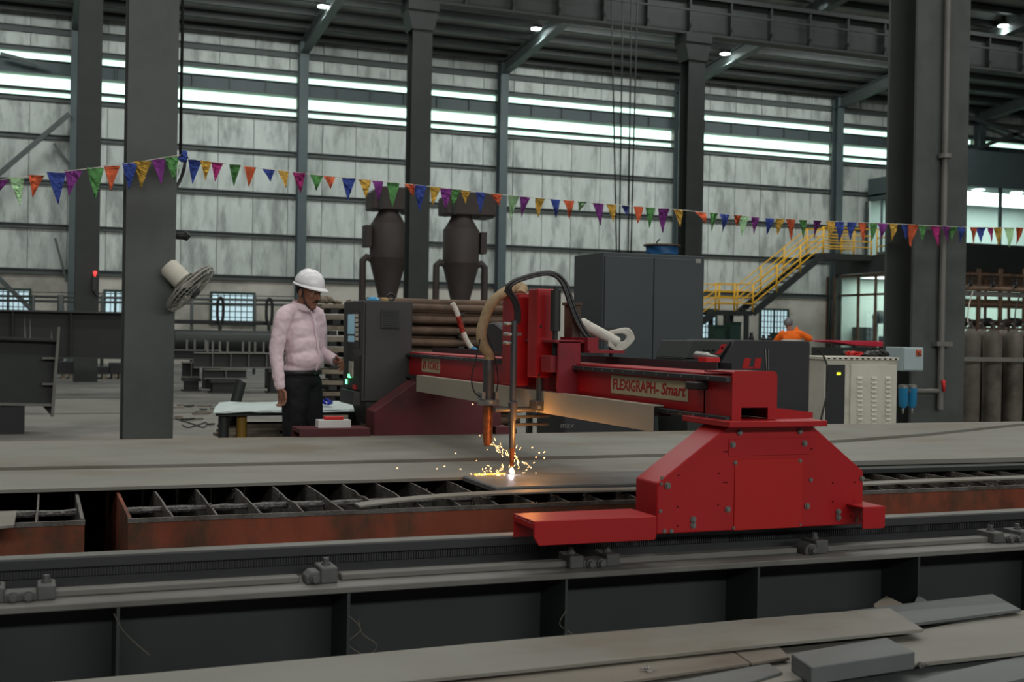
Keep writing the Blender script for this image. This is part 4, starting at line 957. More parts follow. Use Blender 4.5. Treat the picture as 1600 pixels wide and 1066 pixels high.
# small control station on the far left column
q = at(146, 445, Y=30.4)
t = thing('pendant_station', (q.x, 30.4, q.z), 'small dark control station with a red light on the far left column', 'control box')
MB().box(q.x - 0.02, q.x + 0.08, 30.35, 30.55, q.z - 0.15, q.z + 0.2).build('body', 'black_rubber', t)
MB().ball((q.x + 0.03, 30.33, q.z + 0.28), 0.045, u=8, v=6).cyl((q.x + 0.03, 30.40, q.z + 0.19), (q.x + 0.03, 30.34, q.z + 0.27), 0.02).build('red_light', 'red_led', t, label='small red signal light')
MB().prism([(q.x, q.z - 0.15), (q.x + 0.10, q.z - 0.28), (q.x + 0.16, q.z - 0.20), (q.x + 0.05, q.z - 0.12)], 'y', 30.4, 30.5).build('hook', 'black_rubber', t)

# ------------------------------------------------------------------ wall fan on the near column
FY = 10.45
fc = at(297, 451, Y=FY); BACK = -ray(297, 451).normalized(); RV = Vector((0, 0, 1)).cross(BACK).normalized()
fn = (RV*0.70 - Vector((0, 0, 1))*0.69 + BACK*0.16).normalized()
fu = fn.cross(Vector((0, 1, 0))).normalized(); fv = fn.cross(fu)
fan = thing('wall_fan', (xb, FY, fc.z), 'grey caged industrial fan mounted on the near left column', 'fan')
R = 0.25
def ring(c, r, w, n=28): return MB().tube([c + (fu*math.cos(2*PI*k/n) + fv*math.sin(2*PI*k/n))*r for k in range(n + 1)], w, 6, caps=False)
for r_, off, w in ((R, 0.0, 0.008), (R*0.97, 0.028, 0.005), (R*0.75, 0.045, 0.004), (R*0.45, 0.055, 0.004), (R*0.97, -0.028, 0.005), (R*0.6, -0.05, 0.004)):
    ring(fc + fn*off, r_, w).build('guard_ring', 'fan_grey', fan)
mb = MB()
for k in range(36):
    d = fu*math.cos(2*PI*k/36) + fv*math.sin(2*PI*k/36)
    for s in (1, -1):
        mb.tube([fc + d*R, fc + d*R*0.97 + fn*0.028*s, fc + d*R*0.7 + fn*0.048*s, fc + d*R*0.2 + fn*0.06*s], 0.0022, 4)
mb.build('guard_wires', 'fan_grey', fan, kind='stuff')
for k in range(3):
    a0 = 2*PI*k/3 + 0.4; vs = []
    for (rr_, da, off) in ((0.05, -0.5, -0.02), (0.05, 0.5, 0.02), (0.20, 0.55, 0.035), (0.225, 0.1, 0.0), (0.20, -0.35, -0.035)):
        vs.append(fc + (fu*math.cos(a0 + da) + fv*math.sin(a0 + da))*rr_ + fn*off)
    MB()._faces(vs + [v + fn*0.003 for v in vs], [(0, 1, 2, 3, 4), (9, 8, 7, 6, 5)] + [(i, (i + 1) % 5, 5 + (i + 1) % 5, 5 + i) for i in range(5)]).build('blade', 'dark_steel', fan)
MB().lathe([(0.04, 0.08), (0.055, 0.06), (0.055, 0.0)], fc, 14, axis=fn).build('hub', 'dark_steel', fan)
MB().lathe([(0.07, -0.27), (0.085, -0.25), (0.085, -0.09), (0.06, -0.08)], fc, 16, axis=fn).build('motor', 'ivory_paint', fan, label='pale motor housing')
MB().beam(fc - fn*0.17, (xb - 0.01, FY + 0.15, fc.z + 0.02), 0.05, 0.05).build('bracket', 'black_steel', fan)

# ------------------------------------------------------------------ brown cyclones behind the far column
def cyclone(pc, y_off, Y, label, boxside):
    z = lambda y: zat(pc, y + y_off, Y); k = (zat(pc, 400, Y) - zat(pc, 500, Y))/100
    cx = at(pc, 400, Y=Y).x
    t = thing('dust_cyclone', (cx, Y, 0), label, 'dust collector')
    MB().lathe([(10*k, 0.4), (15*k, z(470)), (28*k, z(418)), (30*k, z(412))], (cx, Y, 0), 22).build('cone', 'cyclone_brown', t)
    MB().lathe([(28.5*k, z(412)), (28.5*k, z(360)), (26*k, z(357)), (16*k, z(340)), (15*k, z(334))], (cx, Y, 0), 22).build('barrel', 'cyclone_brown', t)
    MB().prism([(cx - 32*k, z(338)), (cx + 50*k, z(337)), (cx + 50*k, z(306)), (cx + 36*k, z(302)), (cx - 18*k, z(302)), (cx - 32*k, z(311))], 'y', Y - 22*k, Y + 22*k).build('volute', 'cyclone_brown', t, bevel=0.03)
    MB().box(cx - 22*k, cx - 17*k, Y - 24*k, Y + 24*k, z(338), z(304)).build('flange', 'dark_steel', t)
    MB().prism([(cx + 22*k, z(337)), (cx + 50*k, z(337)), (cx + 46*k, z(341)), (cx + 26*k, z(341))], 'y', Y - 18*k, Y + 18*k).build('hood_lip', 'dark_steel', t)
    s = boxside
    MB().box(cx + s*29*k, cx + s*39*k, Y - 12*k, Y + 12*k, z(396), z(362)).build('hatch_box', 'cyclone_brown', t, bevel=0.01)
    for sd in (-1, 1):
        MB().tube([(cx + sd*27*k, Y, z(414)), (cx + sd*34*k, Y, z(411)), (cx + sd*40*k, Y, z(417)), (cx + sd*40*k, Y, z(430)), (cx + sd*40*k, Y, 0)], 5.6*k, 10).build('leg', 'cyclone_brown', t)
    return t
cyclone(606, -8, 35.0, 'brown dust cyclone half hidden behind the dark column, the left one', -1)
cyclone(720, 0, 35.0, 'brown dust cyclone right of the dark column', 1)

# ------------------------------------------------------------------ piles of rusty bars behind man and gantry
ORD = ['topmost', 'second from the top', 'third from the top', 'fourth from the top', 'fifth from the top', 'sixth from the top', 'seventh from the top', 'eighth from the top', 'ninth from the top', 'tenth from the top', 'eleventh from the top', 'twelfth from the top', 'lowest']
r = random.Random(31)
zt_ = zat(600, 470, 12.6)
n = 13
for k in range(n):
    z = 0.16 + (zt_ - 0.16)*k/n
    xa_ = at(498 + r.uniform(0, 9), 500, Y=12.4).x; xb_ = at(566 + r.uniform(-4, 4), 500, Y=12.4).x
    ro = Matrix.Rotation(r.uniform(-0.06, 0.06), 3, 'Z') @ Matrix.Rotation(r.uniform(-0.02, 0.02), 3, 'Y')
    o = MB().obox(((xa_ + xb_)/2, 12.68, z + 0.04), (xb_ - xa_, 0.55, 0.045), ro).build('flat_bar', 'strip_grey_brown', bevel=0.004)
    tag(o, 'weathered flat bar in the layered pile behind the man, ' + ORD[n - 1 - k], 'bar', 'flat bars piled behind the man')
    for x in (xa_ + 0.14, xb_ - 0.16):
        tag(MB().box(x - 0.04, x + 0.04, 12.40 + r.uniform(0, .05), 12.74, z - 0.036, z + 0.012).build('spacer_block', 'black_steel'), 'small spacer between flat bars of the pile behind the man', 'block', 'spacers in the flat bar pile')
n = 12
for k in range(n):
    z = 0.18 + (zt_ - 0.18)*k/n; rad = 0.040
    for j in range(2):
        yy = 12.48 + 0.12*j + r.uniform(-0.02, 0.02); zq = z + 0.056 + j*0.5*(zt_ - 0.18)/n
        xa_ = at(575 + r.uniform(-4, 6), 500, Y=12.5).x; xb_ = at(812 + r.uniform(-12, 8), 500, Y=12.5).x
        o = MB().tube([(xa_, yy, zq), ((xa_ + xb_)/2, yy, zq - r.uniform(0, .012)), (xb_, yy, zq)], rad, 10).build('rusty_tube', 'bar_rust')
        tag(o, ('long rust-brown tube, front row behind the gantry beam, ' + ORD[n - 1 - k]) if j == 0 else 'rust-brown tube in the back row of the stack behind the gantry', 'tube', 'rusty tubes stacked behind the gantry')
xr0, xr1 = at(560, 500, Y=12.5).x, at(826, 500, Y=12.5).x
rk = thing('storage_rack', ((xr0 + xr1)/2, 12.8, 0), 'dark rack holding the rusty tubes behind the gantry', 'rack')
for x in (at(570, 500, Y=12.9).x, at(700, 500, Y=12.9).x, at(822, 500, Y=12.9).x):
    MB().box(x - 0.03, x + 0.03, 12.72, 12.78, 0, zt_ + 0.02).build('post', 'dark_steel', rk)
    for k in range(12): 
        z = 0.18 + (zt_ - 0.18)*k/12; MB().box(x - 0.03, x + 0.03, 12.42, 12.72, z - 0.012, z + 0.012).build('arm', 'dark_steel', rk)
MB().box(xr0, xr1, 12.74, 12.80, 0.3, 0.36).build('tie', 'dark_steel', rk)
# bits lying on the pile
for i, (p_, l, h, m, nm, lab) in enumerate(((508, 0.10, 0.09, 'strip_grey_brown', 'crumpled_sack', 'crumpled grey sack on top of the flat bar pile'), (526, 0.06, 0.05, 'strip_grey_brown', 'scrap_piece', 'small grey scrap lump on the flat bar pile'), (548, 0.07, 0.045, 'bar_rust', 'scrap_piece', 'brown scrap lump on the flat bar pile near the cabinet'))):
    q = at(p_, 470, Y=12.55); mb = MB()
    for j in range(6): mb.ball((q.x + r.uniform(-l, l)*0.7, q.y + r.uniform(-.05, .05), zt_ - 0.05 + h*0.35 + r.uniform(0, h*0.3)), (l*0.5, 0.05, h*0.4), Matrix.Rotation(r.uniform(-.8, .8), 3, 'Y'), 8, 5)
    tag(mb.build(nm, m), lab, 'scrap')
q = at(517, 474, Y=12.3)
# ------------------------------------------------------------------ white-topped work table with scrap under it
TZ = 0.70
tp = pz([(336, 639), (560, 642), (575, 626), (352, 624)], TZ)
wt = thing('work_table', (1.8, 9.7, 0), 'low work table with a white sheet top behind the man', 'table')
MB().slab([(1.26, 9.38), (2.44, 9.42), (2.62, 10.25), (1.42, 10.30)], TZ - 0.05, TZ - 0.012).build('table_top', 'dark_steel', wt)
MB().slab([(1.30, 9.42), (2.40, 9.46), (2.56, 10.2), (1.46, 10.25)], 0.40, 0.42).build('lower_shelf', 'dark_steel', wt)
mb = MB(); N = 14; rr = random.Random(4)
grid = [[None]*4 for _ in range(N + 1)]
vs = []; fs = []
for i in range(N + 1):
    for j in range(4):
        t_ = i/N; s_ = j/3
        x = 1.24 + 1.22*t_ + 0.17*s_; y = 9.34 + 0.93*s_ + 0.04*t_
        vs.append((x + rr.uniform(-.01, .01), y + rr.uniform(-.012, .012), TZ + rr.uniform(0, 0.012) - (0.02 if j == 0 else 0)))
vs2 = [(x, y, z - 0.008) for x, y, z in vs]
nv = len(vs)
for i in range(N):
    for j in range(3):
        a = i*4 + j; fs.append((a, a + 4, a + 5, a + 1)); fs.append((nv + a, nv + a + 1, nv + a + 5, nv + a + 4))
for i in range(N):
    a = i*4; fs.append((a, nv + a, nv + a + 4, a + 4)); a += 3; fs.append((a, a + 4, nv + a + 4, nv + a))
for j in range(3):
    fs.append((j, j + 1, nv + j + 1, nv + j)); a = N*4 + j; fs.append((a, nv + a, nv + a + 1, a + 1))
mb._faces(vs + vs2, fs).build('sheet_cover', 'white_sheet', wt, label='white metal sheet cover')
for i, (x, y, m) in enumerate(((1.33, 9.45, 'dark_steel'), (1.47, 9.47, 'mustard_paint'), (2.38, 9.50, 'dark_steel'), (1.52, 10.2, 'dark_steel'), (2.52, 10.18, 'dark_steel'))):
    MB().cyl((x, y, 0), (x, y, TZ - 0.05), 0.04, n=10).build('leg', m, wt, **({'label': 'mustard yellow leg'} if m[0] == 'm' else {}))
mb = MB(); q = Vector((2.14, 9.62, TZ + 0.012))
for j in range(12): mb.ball(q + Vector((r.uniform(-.06, .06), r.uniform(-.04, .04), 0.012 + r.uniform(0, 0.03))), (0.03, 0.022, 0.014), Matrix.Rotation(r.uniform(-1, 1), 3, 'Y'), 7, 5)
tag(mb.build('blue_rag', 'blue_cloth'), 'crumpled bright blue rag on the white table beside the man', 'cloth')
tag(MB().cyl((1.50, 10.4, 0.45), (1.62, 10.5, 0.86), 0.045, n=12).cyl((1.41, 10.32, 0.0), (1.50, 10.4, 0.45), 0.045, n=12).build('leaning_pipe', 'dark_steel'), 'short dark pipe leaning behind the white table', 'pipe')
for i in range(34):
    x = 1.62 + 0.62*((i % 2)) + r.uniform(-.08, .08); y = 9.56 + 0.16*((i//2) % 3) + r.uniform(-.02, .02); z = 0.436 + 0.0255*(i//6)
    o = MB().obox((x, y, z), (r.uniform(0.42, 0.58), 0.10, 0.024), Matrix.Rotation(r.uniform(-0.12, 0.12), 3, 'Z')).build('scrap_batten', 'strip_grey_brown')
    tag(o, 'grey-brown scrap batten in the heap on the shelf under the white table', 'scrap', 'scrap battens under the white table')
# scrap on the floor right of the near column
for i in range(14):
    px_ = r.uniform(276, 345); py_ = r.uniform(632, 668)
    q = at(px_, py_, Z=0.0); s = r.uniform(0.08, 0.28)
    o = MB().obox((q.x, q.y, 0.012 + 0.006*(i % 3)), (s, r.uniform(0.04, 0.1), 0.02), Matrix.Rotation(r.uniform(-1, 1), 3, 'Z')).build('floor_scrap', ('strip_grey_brown', 'plate_tan', 'dark_steel')[i % 3])
    tag(o, 'small flat scrap piece littering the floor right of the near column', 'scrap', 'scrap pieces on the floor')
q = [at(x, y, Z=0.012) for x, y in ((276, 655), (300, 662), (318, 668), (322, 660), (296, 668), (285, 664))]
tag(MB().tube(spline(q, 5), 0.008, 6).build('floor_cable', 'black_rubber'), 'thin looped cable lying on the floor near the column foot', 'cable')
# ------------------------------------------------------------------ large grey cabinet with a cable reel
KY = 11.0
kx0, kx1 = xat(941, KY), xat(1100, KY); kz = zat(1000, 396, KY); kb = 0.08; kd = KY + 0.72
kb_x0 = kx0
t = thing('storage_cabinet', ((kx0 + kx1)/2, KY + 0.36, 0), 'large dark grey double-door cabinet behind the gantry', 'cabinet')
MB().box(kx0, kx1, KY + 0.02, kd, kb, kz).build('body', 'cabinet_grey', t, bevel=0.006)
xm = xat(1020, KY)
for a, b in ((kx0 + 0.02, xm - 0.004), (xm + 0.004, kx1 - 0.03)):
    d = MB().box(a, b, KY, KY + 0.018, kb + 0.05, kz - 0.04).build('door', 'cabinet_grey', t, bevel=0.003)
hp = at(1033, 552, Y=KY - 0.005)
MB().box(hp.x - 0.032, hp.x + 0.032, KY - 0.01, KY, hp.z - 0.05, hp.z + 0.05).build('handle_plate', 'black_rubber', t, bevel=0.004)
MB().lathe([(0.012, -0.04), (0.016, 0.0), (0.010, 0.045)], (hp.x, KY - 0.02, hp.z), 8).build('handle', 'bare_steel', t)
lb0, lb1 = at(1087, 411, Y=KY), at(1095, 405, Y=KY)
MB().box(lb0.x, lb1.x, KY - 0.002, KY, lb0.z, lb1.z).build('label_plate', 'bare_steel', t)
MB().box(kx0 + 0.02, kx1 - 0.02, KY + 0.05, kd - 0.05, 0, kb).build('plinth', 'black_steel', t)
rx = at(1034, 395, Y=KY + 0.3)
t = thing('cable_reel', (rx.x, KY + 0.3, kz), 'flat cable reel wound with blue hose on the grey cabinet', 'reel')
MB().lathe([(0.185, 0.0), (0.185, 0.012)], (rx.x, KY + 0.3, kz), 24).build('lower_flange', 'dark_steel', t)
MB().lathe([(0.195, 0.108), (0.195, 0.122)], (rx.x, KY + 0.3, kz), 24).build('upper_flange', 'bar_rust', t)
mb = MB()
for j in range(5):
    mb.tube([(rx.x + (0.155 + 0.01*math.sin(k*1.7 + j))*math.cos(2*PI*k/28), KY + 0.3 + 0.155*math.sin(2*PI*k/28), kz + 0.025 + 0.017*j + 0.004*math.sin(k + j)) for k in range(29)], 0.013, 6)
mb.cyl((rx.x, KY + 0.3, kz + 0.012), (rx.x, KY + 0.3, kz + 0.108), 0.12, n=20)
mb.build('hose_winding', 'blue_hose', t, label='blue hose winding')
MB().tube(spline([(rx.x - 0.12, KY + 0.2, kz + 0.122), (rx.x - 0.11, KY + 0.19, kz + 0.15), (rx.x - 0.09, KY + 0.18, kz + 0.17)], 4), 0.008, 6).build('hose_end', 'black_rubber', t)

# ------------------------------------------------------------------ plasma power supply behind the gantry end
UY = 8.95
ux0, ux1 = xat(1120, UY), xat(1266, UY); uz = zat(1200, 532, UY)
t = thing('plasma_power_supply', ((ux0 + ux1)/2, UY + 0.4, 0), 'charcoal power unit with slanted front panel and red emblem behind the gantry end', 'power supply')
xs0, xs1 = xat(1129, UY, 560), xat(1149, UY, 533)
MB().prism([(ux0, 0.12), (ux1, 0.12), (ux1, uz - 0.01), (ux1 - 0.01, uz), (xs1, uz), (xs0, zat(1129, 566, UY)), (ux0, zat(1120, 572, UY))], 'y', UY, UY + 0.85).build('body', 'plasma_dark', t, bevel=0.01)
cx0 = xat(1075, UY + 0.03)
MB().prism([(cx0, zat(1090, 560, UY)), (xs0 - 0.005, zat(1128, 560, UY)), (xs1 - 0.01, uz - 0.012), (cx0 + 0.06, uz - 0.012)], 'y', UY + 0.04, UY + 0.6).prism([(cx0 + 0.05, 0.3), (ux0, 0.3), (ux0, zat(1120, 560, UY)), (cx0, zat(1090, 560, UY))], 'y', UY + 0.08, UY + 0.6).build('control_panel', 'dark_steel', t, bevel=0.004, label='slanted control panel')
for p_ in (1101, 1108, 1115):
    MB().lathe([(0.012, 0.0), (0.012, 0.014), (0.006, 0.02)], at(p_, 547, Y=UY + 0.04), 10, axis=(0, -1, 0)).build('knob', 'black_rubber', t)
def em(pts, Yp, nm='emblem', par=None):
    q = [at(x, y, Y=Yp) for x, y in pts]; return MB().prism([(p.x, p.z) for p in q], 'y', Yp - 0.004, Yp - 0.0005).build(nm, 'machine_red', par or t, label='red slanted emblem')
mb = MB()
def pr(pts, Yp): 
    q = [at(x, y, Y=Yp) for x, y in pts]; mb.prism([(p.x, p.z) for p in q], 'y', Yp - 0.004, Yp - 0.0005)
pr([(1159, 576), (1169, 576), (1173, 560), (1163, 560)], UY); pr([(1177, 576), (1187, 576), (1190, 560), (1180, 560)], UY); pr([(1169, 576), (1178, 576), (1178.5, 573.6), (1169.6, 573.6)], UY)
mb.build('emblem', 'machine_red', t, label='red slanted emblem')
mb = MB(); Yq = UY + 0.04
pr([(1117, 553), (1121, 553), (1136, 538), (1132, 538)], Yq); pr([(1124, 545), (1131, 545), (1133, 543), (1126, 543)], Yq); pr([(1121, 553), (1125, 553), (1131, 547), (1127, 547)], Yq); pr([(1124, 543), (1128, 543), (1132, 538), (1128, 538)], Yq)
mb.build('emblem', 'machine_red', t, label='small red slanted emblem')
MB().cyl(at(1196, 545, Y=UY - 0.01), at(1198, 578, Y=UY - 0.01), 0.004).cyl(at(1201, 545, Y=UY - 0.01), at(1201, 578, Y=UY - 0.01), 0.004).build('seam_cable', 'bare_steel', t)
for p_, h in ((1174, 9), (1193, 5), (1202, 5)):
    q = at(p_, 530, Y=UY + 0.3); MB().lathe([(0.02, 0), (0.024, 0.01), (0.012, 0.012 + h*0.004), (0.016, 0.02 + h*0.005)], (q.x, UY + 0.3, uz), 10).build('lifting_eye', 'black_rubber', t)
MB().box(ux1, ux1 + 0.05, UY + 0.1, UY + 0.2, zat(1265, 565, UY), zat(1265, 534, UY)).build('connector', 'bare_steel', t)
MB().tube(spline([at(1273, 545, Y=UY + 0.15), at(1284, 552, Y=UY + 0.15), at(1293, 575, Y=UY + 0.1), at(1293, 610, Y=UY + 0.05), at(1284, 650, Y=UY), at(1278, 680, Y=UY)], 6), 0.009, 8).build('black_cable', 'black_rubber', t)
MB().box(ux0, ux1, UY + 0.05, UY + 0.8, 0.0, 0.12).build('base', 'black_steel', t)
# ivory louvred cabinet
IY = 9.75
ix0, ix1 = xat(1311, IY), xat(1404, IY); iz = zat(1350, 563, IY)
t = thing('louvred_cabinet', ((ix0 + ix1)/2, IY + 0.35, 0), 'ivory louvred electrical cabinet with a dark side panel, near the right column', 'cabinet')
xd0 = xat(1291, IY)
MB().box(xd0, ix1, IY + 0.01, IY + 0.7, 0.06, iz).build('body', 'ivory_paint', t, bevel=0.004)
dx1 = xat(1321, IY)
MB().box(xd0 + 0.01, dx1, IY - 0.004, IY + 0.01, 0.1, zat(1300, 570, IY)).build('side_panel', 'plasma_dark', t, label='dark instrument panel')
MB().box(xat(1308, IY), xat(1314, IY), IY - 0.007, IY - 0.004, zat(1311, 586, IY), zat(1311, 582, IY)).build('display', 'yellow_led', t, label='small lit yellow display')
door = MB().box(xat(1330, IY), xat(1401, IY), IY - 0.006, IY + 0.01, 0.1, zat(1365, 570, IY)).build('door', 'ivory_paint', t, bevel=0.003)
for p_ in (1343, 1365, 1387):
    for k in range(13):
        y = 589 + 7.1*k + (p_ - 1343)*0.006
        a, b = at(p_ - 4, y + 3.5, Y=IY - 0.006), at(p_ + 4, y - 1, Y=IY - 0.006)
        MB().prism([(IY - 0.006, a.z), (IY - 0.022, a.z + 0.003), (IY - 0.006, b.z)], 'x', a.x, b.x).build('louvre', 'ivory_paint', door)
MB().box(xd0 - 0.01, ix1 + 0.01, IY - 0.005, IY + 0.7, iz, iz + 0.03).build('top_rim', 'ivory_paint', t, bevel=0.003)
for k in range(13):
    x = xd0 + 0.03 + (ix1 - xd0 - 0.06)*k/12
    MB().box(x - 0.014, x + 0.014, IY - 0.006, IY - 0.004, iz + 0.008, iz + 0.02).build('vent_slot', 'black_void', t)
MB().box(xd0 + 0.02, ix1 - 0.02, IY + 0.02, IY + 0.65, 0, 0.06).build('plinth', 'black_steel', t)
rr = random.Random(8)
for i, (p_, m, lab, nm) in enumerate(((1333, 'red_plastic', 'bundle of reddish leads on the ivory cabinet', 'lead_bundle'), (1356, 'black_rubber', 'heap of black cloth and cable on the ivory cabinet', 'cable_heap'), (1376, 'black_rubber', 'smaller black heap at the right on the ivory cabinet', 'cable_heap'))):
    q = at(p_, 555, Y=IY + 0.25); mb = MB()
    if m == 'red_plastic':
        for j in range(7):
            mb.tube(spline([(q.x + rr.uniform(-.09, .09), q.y + rr.uniform(-.05, .05), iz + 0.04 + rr.uniform(0, .04)) for _ in range(5)], 4), 0.008, 6)
    else:
        for j in range(8): mb.ball((q.x + rr.uniform(-.07, .07), q.y + rr.uniform(-.05, .05), iz + 0.045 + rr.uniform(0, .035)), (0.05, 0.04, 0.022), Matrix.Rotation(rr.uniform(-.6, .6), 3, 'Y'), 8, 5)
    tag(mb.build(nm, m), lab, 'cables')
# machine with a pink-red top behind it
QY = 14.5
a, b = at(1300, 575, Y=QY), at(1402, 531, Y=QY)
t = thing('red_topped_machine', ((a.x + b.x)/2, QY, 0), 'dark machine with a pink-red top edge behind the ivory cabinet', 'machine')
MB().prism([(a.x, zat(1300, 532, QY)), (b.x, zat(1400, 534, QY)), (b.x, zat(1400, 543, QY)), (xat(1340, QY), zat(1340, 540, QY)), (a.x, zat(1300, 534, QY))], 'y', QY, QY + 0.5).build('top_cover', 'pink_red', t, bevel=0.004)
MB().box(a.x, b.x, QY + 0.03, QY + 0.5, 0.1, zat(1350, 544, QY)).build('body', 'dark_steel', t)
MB().box(a.x + 0.1, b.x - 0.1, QY + 0.03, QY + 0.5, 0, 0.1).build('base', 'black_steel', t)
for i in range(3):
    z = zat(1320, 552 + 8*i, QY); MB().box(xat(1318, QY), xat(1332, QY), QY + 0.0, QY + 0.03, z, z + 0.04).build('bracket', 'rail_grey', t)
# panel of fittings between power unit and ivory cabinet
HY = 11.5
t = thing('fittings_rack', at(1278, 600, Y=HY), 'low rack of grey fittings between the charcoal unit and ivory cabinet', 'rack'); t.location.z = 0
fx0, fx1 = xat(1262, HY), xat(1292, HY)
MB().box(fx0, fx1, HY + 0.3, HY + 0.33, 0, zat(1275, 560, HY)).build('back_panel', 'dark_steel', t)
for y in (590, 600, 612, 628, 642):
    z = zat(1275, y, HY); MB().box(fx0, fx1, HY, HY + 0.3, z - 0.015, z).build('shelf', 'rail_grey', t)
    for k in range(2):
        x = fx0 + 0.08 + 0.12*k; MB().lathe([(0.03, 0.002), (0.034, 0.03), (0.02, 0.05)], (x, HY + 0.1, z), 10).build('fitting', ('bare_steel', 'ivory_paint')[k], t)

# ------------------------------------------------------------------ gas cylinders in a cage at the right
CY = 11.75
t = thing('cylinder_cage', (xat(1560, CY), CY, 0), 'grey steel cage holding brown gas cylinders at the right edge', 'cage')
zb_ = zat(1550, 561, CY - 0.2)
cg0, cg1 = xat(1499, CY - 0.2), xat(1690, CY - 0.2)
MB().box(cg0, cg1, CY - 0.23, CY - 0.19, zb_ - 0.03, zb_ + 0.02).build('front_bar', 'rail_grey', t)
for x in (cg0, cg1):
    MB().box(x - 0.02, x + 0.02, CY - 0.23, CY - 0.19, 0, zat(1498, 470, CY)).build('post', 'rail_grey', t)
    MB().box(x - 0.02, x + 0.02, CY + 0.45, CY + 0.49, 0, zat(1498, 470, CY)).build('post', 'rail_grey', t)
    MB().box(x - 0.02, x + 0.02, CY - 0.19, CY + 0.45, zb_ - 0.03, zb_ + 0.02).build('side_bar', 'rail_grey', t)
cyl0 = None; rr = random.Random(12)
ords = ['leftmost brown gas cylinder in the front row of the cage', 'second brown gas cylinder from the left in the cage', 'third brown gas cylinder from the left in the cage', 'fourth brown gas cylinder, cut by the right edge of the picture', 'brown gas cylinder right of the picture edge in the cage']
for k, p_ in enumerate((1517, 1551, 1584, 1617, 1650)):
    x = xat(p_, CY)
    if cyl0 is None:
        c = thing('gas_cylinder', (x, CY, 0), ords[k], 'gas cylinder', 'gas cylinders in the cage'); cyl0 = (c, x)
        MB().lathe([(0.10, 0.0), (0.112, 0.02), (0.114, 1.33), (0.105, 1.39), (0.08, 1.435), (0.045, 1.46), (0.03, 1.475)], (x, CY, 0), 22).build('shell', 'cylinder_brown', c)
        MB().lathe([(0.03, 1.475), (0.028, 1.52), (0.016, 1.525), (0.016, 1.56), (0.03, 1.562), (0.03, 1.585)], (x, CY, 0), 12).build('valve', 'cyclone_brown', c)
        MB().cyl((x, CY, 1.54), (x - 0.06, CY - 0.03, 1.545), 0.012).build('valve_outlet', 'bare_steel', c)
        parts = [o for o in COL.objects if o.parent == c]
    else:
        c = cyl0[0].copy(); COL.objects.link(c); c.location.x = x; c['label'] = ords[k]
        for p in parts: copy_part(p, c, (x - cyl0[1], 0, 0))
for k, p_ in enumerate((1534, 1567, 1600)):
    x = xat(p_, CY + 0.26); c = cyl0[0].copy(); COL.objects.link(c); c.location = (x, CY + 0.26, 0); c['label'] = ('first gas cylinder of the back row, between the two leftmost', 'second gas cylinder of the back row in the cage', 'third gas cylinder of the back row, near the picture edge')[k]
    for p in parts: copy_part(p, c, (x - cyl0[1], 0.26, 0))
# manifold over the cylinders
NY_ = CY + 0.15
t = thing('gas_manifold', (xat(1560, NY_), NY_, zat(1550, 450, NY_)), 'dark gas manifold pipe with valves above the cylinders', 'pipework')
m0, m1 = xat(1499, NY_), xat(1690, NY_); zm = zat(1550, 452, NY_)
MB().cyl((m0, NY_, zm), (m1, NY_, zm), 0.028, n=10).build('header_pipe', 'bar_rust', t)
MB().box(m0, m1, NY_ + 0.03, NY_ + 0.08, zm - 0.09, zm - 0.03).build('support_rail', 'rail_grey', t)
for p_ in (1515, 1550, 1585, 1620):
    x = xat(p_, NY_)
    v = MB().lathe([(0.018, 0.0), (0.022, 0.03), (0.034, 0.035), (0.034, 0.07), (0.014, 0.075), (0.014, 0.10), (0.04, 0.102), (0.04, 0.112)], (x, NY_, zm + 0.025), 10).build('valve', 'black_rubber', t)
    MB().tube(spline([(x, NY_ - 0.02, zm + 0.04), (x - 0.08, NY_ - 0.06, zm + 0.05), (x - 0.13, NY_ - 0.1, zm - 0.0)], 4), 0.008, 6).build('pigtail', 'black_steel', v)
for k, (p_, px2) in enumerate(((1520, 1514), (1597, 1588))):
    MB().tube(spline([at(p_, 455, Y=NY_), at(px2, 478, Y=NY_ - 0.1), at(px2 - 2, 500, Y=CY), at(px2 + 2, 512, Y=CY)], 5), 0.008, 6).build('pigtail', 'white_braid' if k == 0 else 'black_rubber', t)
MB().tube(spline([at(1500, 412, Y=NY_), at(1503, 425, Y=NY_), at(1500, 440, Y=NY_), at(1502, 452, Y=NY_)], 4), 0.02, 8).build('regulator_hose', 'bare_steel', t)
for x in (m0 + 0.05, m1 - 0.05): MB().box(x - 0.025, x + 0.025, NY_ + 0.08, NY_ + 0.12, 0, zm + 0.02).build('stand', 'dark_steel', t)

# ------------------------------------------------------------------ mezzanine office, glazed room below and yellow stairs
MX, MYf = 33.6, 39.9
zs = zat(1340, 400, 44.0)
mz = thing('mezzanine', (45, 43, 0), 'dark steel mezzanine floor in the right corner of the hall', 'mezzanine', kind='structure')
MB().box(MX, 60, MYf, WY - 0.7, zs - 0.08, zs).build('deck', 'dark_steel', mz)
MB().box(MX - 0.1, MX + 0.1, MYf, WY - 0.7, zs - 0.75, zs - 0.08).build('edge_beam', 'dark_steel', mz)
MB().box(MX, 60, MYf - 0.1, MYf + 0.1, zs - 0.75, zs - 0.08).build('edge_beam', 'dark_steel', mz)
for (x, y) in ((MX, MYf), (MX + 6.2, MYf), (MX + 12.5, MYf)):
    MB().box(x - 0.2, x + 0.2, MYf - 0.05, MYf + 0.3, 0, 9.5).build('post', 'dark_steel', mz)
zt1, zt2 = zat(1560, 291, MYf), zat(1345, 302, 43.5)
OX = MX + 1.7
MB().box(OX, OX + 0.2, MYf + 0.3, WY - 0.6, zt2, zt2 + 1.0).build('office_lintel', 'blue_grey_steel', mz)
MB().box(OX, 60, MYf + 0.35, MYf + 0.6, zt1, zt1 + 1.5).build('office_lintel', 'blue_grey_steel', mz)
